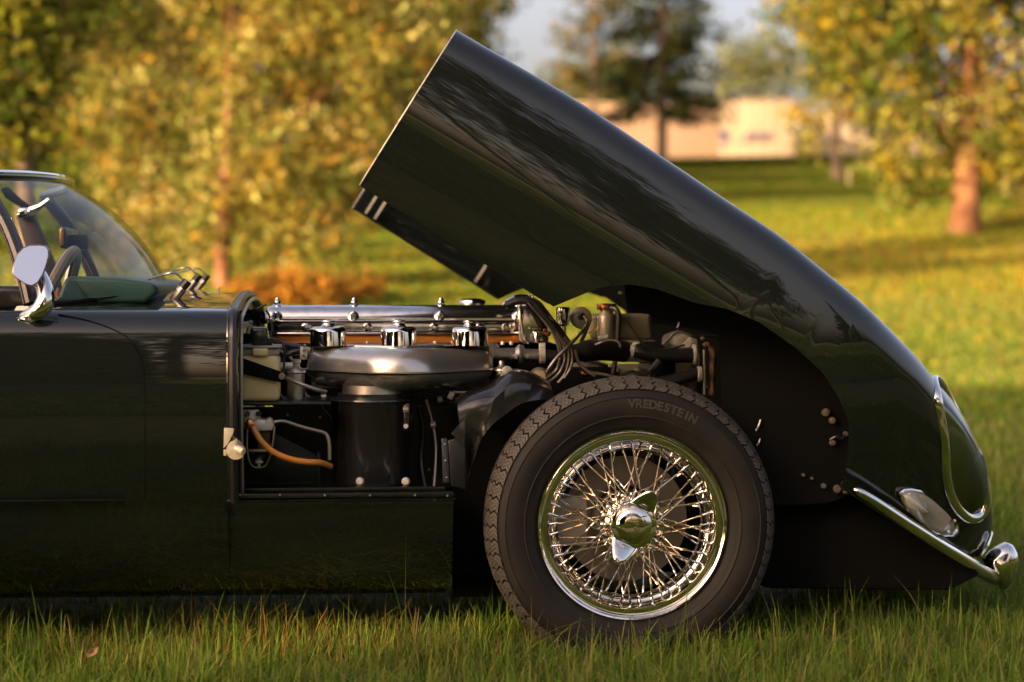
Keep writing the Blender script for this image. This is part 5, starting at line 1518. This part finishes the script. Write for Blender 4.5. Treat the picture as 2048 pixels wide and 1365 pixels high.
# mudguard shield, riveted rubber strip
ms = empty('mud_shield', P(960, 900, 0.2), car)
def shield():
    top = [(916, 812, .15), (936, 801, .15), (962, 792, .15), (985, 784, .155), (1002, 769, .16), (1018, 758, .165), (1040, 752, .17), (1062, 754, .18), (1082, 762, .2), (1104, 775, .22)]
    bot = [(930, 1000, .20), (936, 960, .19), (945, 930, .17), (962, 880, .15), (985, 850, .15), (1010, 830, .16), (1030, 815, .165), (1050, 805, .17), (1080, 800, .18), (1110, 800, .2)]
    T = spline([P(*p) for p in top], 4); B = spline([P(*p) for p in bot], 4)
    rings = []
    for t, b in zip(T, B):
        d = b - t
        rings.append([t + Vector((0, 0.20, 0.008)), t + Vector((0, 0.09, 0.010)), t + Vector((0, 0.04, 0.008)), t + Vector((0, 0.015, 0.002)), t + Vector((0, 0.003, -0.010)), t + d*0.25 + Vector((0, -0.006, 0)), t + d*0.6, b])
    MB().rings(rings, closed=False).build('shield_panel', M['black'], ms, angle=70, solid=0.002)
shield()
MB().prism([(931, 834), (930, 900), (926, 890), (902, 868)], 0.125, 0.012).build('shield_gusset', M['black'], ms, bevel=0.003)
MB().prism([(896, 882), (930, 872), (932, 980), (902, 972)], 0.155, 0.012).build('shield_flap', M['hose'], ms, bevel=0.003)
MB().prism([(883, 878), (894, 877), (899, 966), (886, 966)], 0.11, 0.006).build('rubber_strip', new_mat('grained_rubber', (0.03, 0.03, 0.034), 0.3, bump=(260, 0.9)), ms, bevel=0.001)
for px, py in ((889, 890), (890.5, 922), (892.5, 956)):
    MB().ly(px, py, 0.108, [(0.1, -0.003), (2.2, -0.0022), (2.6, 0.003)], 10).build('rivet', M['chrome'], ms)
MB().tube([P(899, 798, 0.3), P(905, 785, 0.3)], 0.007, 10).build('cable_end', M['zinc'], ms)
MB().tube([P(906, 785, 0.3), P(968, 786, 0.3)], 0.0035, 8).build('cable', M['pipe'], ms)
MB().tube([P(910, 803, 0.3), P(950, 802, 0.3)], 0.002, 8).build('cable', M['pipe'], ms)
# header tank with filler neck and overflow hose
ht = empty('header_tank', P(1240, 680, 0.6), car)
rbox(1192, 629, 1303, 681, 0.62, 0.14, 'tank_body', M['tank'], ht, 0.010)
MB().lz(1213, 0.60, [(14, 690), (17.5, 682), (17.5, 636), (16, 631), (13.5, 628), (13.5, 617)], 28).build('filler_neck', M['tank'], ht)
MB().lz(1213, 0.60, [(19, 620), (20, 618), (20, 610), (18.5, 608), (0.1, 607)], 28).build('filler_cap', M['copper'], ht, angle=30)
MB().bpx(1196, 681.3, 1310, 684, 0.59, 0.2).build('tank_flange', M['grey'], ht, bevel=0.0005)
MB().tpx([(1222, 617, 0.57), (1232, 619, 0.56), (1237, 632, 0.555), (1236, 665, 0.55), (1234, 700, 0.55), (1230, 725, 0.55), (1226, 748, 0.55)], 0.0065, 10).build('overflow_hose', M['hose'], ht)
MB().bpx(1240, 684.5, 1302, 725, 0.66, 0.01).build('tank_bracket', M['grey'], ht, bevel=0.001)
MB().bpx(1218, 728, 1300, 800, 0.63, 0.012).build('lower_bracket', M['grey'], ht, bevel=0.001)
for px in (1234, 1275):
    MB().ly(px, 740, 0.625, [(2, -0.006), (4, -0.006), (6, -0.002), (6, 0.006)], 16).build('bracket_bolt', M['grey'], ht)
MB().prism([(1128, 728), (1176, 722), (1214, 736), (1220, 760), (1150, 760)], 0.66, 0.05).build('pump_bracket', M['cast'], ht, bevel=0.006)
# lower radiator hoses, radiator and its steel frame
rd = empty('radiator', P(1380, 800, 0.7), car)
MB().tpx([(1266, 700, 0.56), (1282, 704, 0.55), (1300, 709, 0.55), (1340, 712, 0.55), (1395, 711, 0.55)], [0.018]*25, 18).build('radiator_hose', M['hose'], rd)
MB().lathe(P(1265, 702, 0.555), (1, -0.2, -0.25), [(0.019, -0.006), (0.0205, -0.005), (0.0205, 0.005), (0.019, 0.006)], 24).build('hose_clamp', M['zinc'], rd)
rbox(1268, 684, 1280, 690, 0.54, 0.015, 'clamp_screw', M['zinc'], rd, 0.002)
MB().lx(709, 0.55, [(1385, 19), (1386, 20.5), (1394, 20.5), (1395, 19)], 24).build('hose_clamp', M['zinc'], rd)
MB().tpx([(1300, 770, 0.5), (1345, 762, 0.5), (1380, 752, 0.5), (1400, 748, 0.5)], 0.0155, 14).build('radiator_hose', M['hose'], rd)
MB().lx(749, 0.5, [(1394, 14), (1395, 16), (1402, 16), (1403, 14)], 20).build('hose_clamp', M['zinc'], rd)
MB().tpx([(1300, 745, 0.52), (1310, 735, 0.52), (1320, 722, 0.52)], 0.010, 10).build('radiator_hose', M['hose'], rd)
MB().bpx(1318, 722, 1352, 800, 0.56, 0.06).build('fan_motor', M['matt'], rd, bevel=0.006)
MB().bpx(1350, 728, 1393, 805, 0.58, 0.30).build('radiator_core', M['fins'], rd, bevel=0.001)
for i in range(9):
    MB().bpx(1351 + i*4.7, 730, 1352.6 + i*4.7, 804, 0.5775, 0.004).build('core_fin', M['fins'], rd)
MB().prism([(1348, 690), (1352, 675), (1372, 668), (1390, 673), (1394, 680), (1392, 706), (1360, 706)], 0.60, 0.2).build('radiator_tank', M['grey'], rd, bevel=0.006)
MB().tpx([(1325, 690, 0.56), (1344, 671, 0.56), (1356, 664, 0.56), (1372, 668, 0.56), (1390, 676, 0.56)], 0.0035, 8).build('cowl_rod', M['pipe'], rd)
MB().prism([(1356, 700), (1384, 672), (1391, 672), (1391, 682), (1372, 702)], 0.57, 0.02).build('cowl_stay', M['zinc'], rd, bevel=0.002)
MB().bpx(1386, 672, 1442, 676, 0.52, 0.12).build('frame_top', M['bay'], rd, bevel=0.001)
MB().bpx(1394, 676.5, 1405, 810, 0.52, 0.05).build('frame_upright', M['black'], rd, bevel=0.003)
MB().tpx([(1409, 694, 0.5), (1414, 690, 0.5), (1422, 697, 0.5), (1427, 712, 0.5), (1425, 745, 0.5), (1424, 790, 0.5)], [0.008]*31, 10).build('rusty_pipe', M['rust'], rd)
MB().tpx([(1408, 700, 0.49), (1409, 740, 0.49), (1409, 790, 0.49)], 0.003, 8).build('thin_pipe', M['pipe'], rd)
for px, py in ((1405, 675), (1402, 756), (1412, 772)):
    MB().ly(px, py + 2, 0.5, [(0.1, -0.006), (3, -0.005), (4, 0.004)], 8).build('frame_bolt', M['pipe'], rd)
MB().bpx(1442, 640, 1448, 1060, 0.70, 0.02).build('frame_panel', M['matt'], rd, bevel=0.002)
# front suspension glimpsed behind the tyre
su = empty('front_suspension', P(1570, 1070, 0.4), car)
MB().prism([(1550, 1036), (1566, 1046), (1592, 1062), (1606, 1066), (1594, 1078), (1576, 1070), (1556, 1050)], 0.36, 0.04).build('wishbone_end', M['pipe'], su, bevel=0.006)
MB().tpx([(1480, 1010, 0.5), (1540, 1034, 0.42), (1600, 1070, 0.4)], 0.012, 10).build('wishbone', M['matt'], su)
MB().tpx([(1460, 1120, 0.5), (1540, 1126, 0.45), (1600, 1132, 0.5)], 0.016, 10).build('wishbone', M['matt'], su)

# loom, cables and clips that fill the bay
wl = empty('wiring_loom', P(640, 790, 0.4), car)
def run(pts, r, mt, nm='cable', n=7): MB().tpx(pts, r, n).build(nm, M[mt], wl)
run([(476, 790, 0.34), (560, 796, 0.35), (600, 800, 0.35), (648, 794, 0.35), (690, 798, 0.35)], 0.005, 'hose')
run([(556, 700, 0.40), (580, 716, 0.40), (600, 748, 0.40), (612, 790, 0.38), (640, 800, 0.38)], 0.004, 'pipe')
run([(560, 740, 0.36), (572, 760, 0.36), (590, 802, 0.36)], 0.0035, 'hose')
run([(640, 806, 0.33), (650, 822, 0.33), (664, 840, 0.33), (668, 880, 0.33)], 0.005, 'hose')
run([(838, 812, 0.32), (846, 860, 0.33), (842, 920, 0.33), (850, 975, 0.3)], 0.006, 'hose')
run([(852, 800, 0.34), (866, 850, 0.34), (872, 900, 0.33), (868, 975, 0.3)], 0.004, 'pipe')
run([(842, 792, 0.36), (880, 800, 0.35), (920, 806, 0.34), (960, 798, 0.34)], 0.006, 'hose')
run([(540, 640, 0.62), (545, 660, 0.6), (538, 690, 0.56), (550, 712, 0.5)], 0.0045, 'hose')
run([(475, 690, 0.36), (500, 696, 0.38), (560, 700, 0.44), (600, 690, 0.5), (640, 694, 0.52)], 0.005, 'hose')
run([(1230, 760, 0.5), (1262, 744, 0.5), (1290, 752, 0.5), (1312, 730, 0.52)], 0.004, 'hose')
run([(1150, 700, 0.46), (1160, 730, 0.46), (1190, 752, 0.46)], 0.0035, 'pipe')
run([(1255, 646, 0.60), (1290, 690, 0.56), (1330, 700, 0.55), (1370, 690, 0.54)], 0.003, 'hose')
run([(470, 965, 0.19), (540, 968, 0.19), (632, 966, 0.19)], 0.003, 'bay')
for px, py, Y in ((560, 796, 0.343), (648, 794, 0.343), (880, 800, 0.342), (866, 850, 0.334)):
    MB().lathe(P(px, py, Y), (1, 0, 0.2), [(0.007, -0.006), (0.0078, -0.005), (0.0078, 0.005), (0.007, 0.006)], 12).build('cable_clip', M['zinc'], wl)
for px, py, Y in ((480, 990, .053), (560, 990, .053), (650, 991, .053), (740, 991, .053), (830, 991, .053), (895, 992, .053), (459, 690, .05), (460, 760, .05), (461, 835, .06), (462, 940, .06), (655, 822, .357), (690, 850, .357), (846, 838, .357), (858, 940, .357), (575, 830, .357), (640, 835, .357)):
    MB().ly(px, py, Y, [(0.1, -0.003), (2.0, -0.0028), (2.6, -0.001), (2.6, 0.003)], 8).build('panel_screw', M['pipe'], bay)
# ------------------------------------------------------------------ fallen leaves on the grass
lm = {'tan': new_mat('tan_leaf', (0.24, 0.12, 0.05), 0.6), 'orange': new_mat('orange_leaf', (0.30, 0.11, 0.02), 0.6)}
for i, (px, py, Y, s, mt, lab) in enumerate(((185, 1305, -0.30, 0.014, 'tan', 'curled tan leaf caught in the grass at the lower left'), (1935, 1352, -0.33, 0.007, 'orange', 'small orange leaf in the grass at the lower right'), (1822, 1325, -0.3, 0.006, 'tan', 'small tan leaf in the grass below the bumper'))):
    c = P(px, py, Y)
    out = [(0, 1.1), (0.35, 0.7), (0.55, 0.2), (0.5, -0.3), (0.25, -0.8), (0, -1.1), (-0.3, -0.75), (-0.5, -0.25), (-0.45, 0.3), (-0.25, 0.75)]
    v = [(c.x + (a*0.75 + b*0.66)*s*(1 + 0.12*math.sin(7*b)), c.y - 0.5*s*(a*a) + b*s*0.5, c.z + (b*0.6 - a*0.5)*s) for a, b in out] + [(c.x, c.y + 0.25*s, c.z)]
    o = MB().add(v, [(k, (k+1) % 10, 10) for k in range(10)]).build('fallen_leaf', lm[mt], None, angle=80, solid=0.0006)
    tag(o, lab, 'leaf', 'fallen leaves')
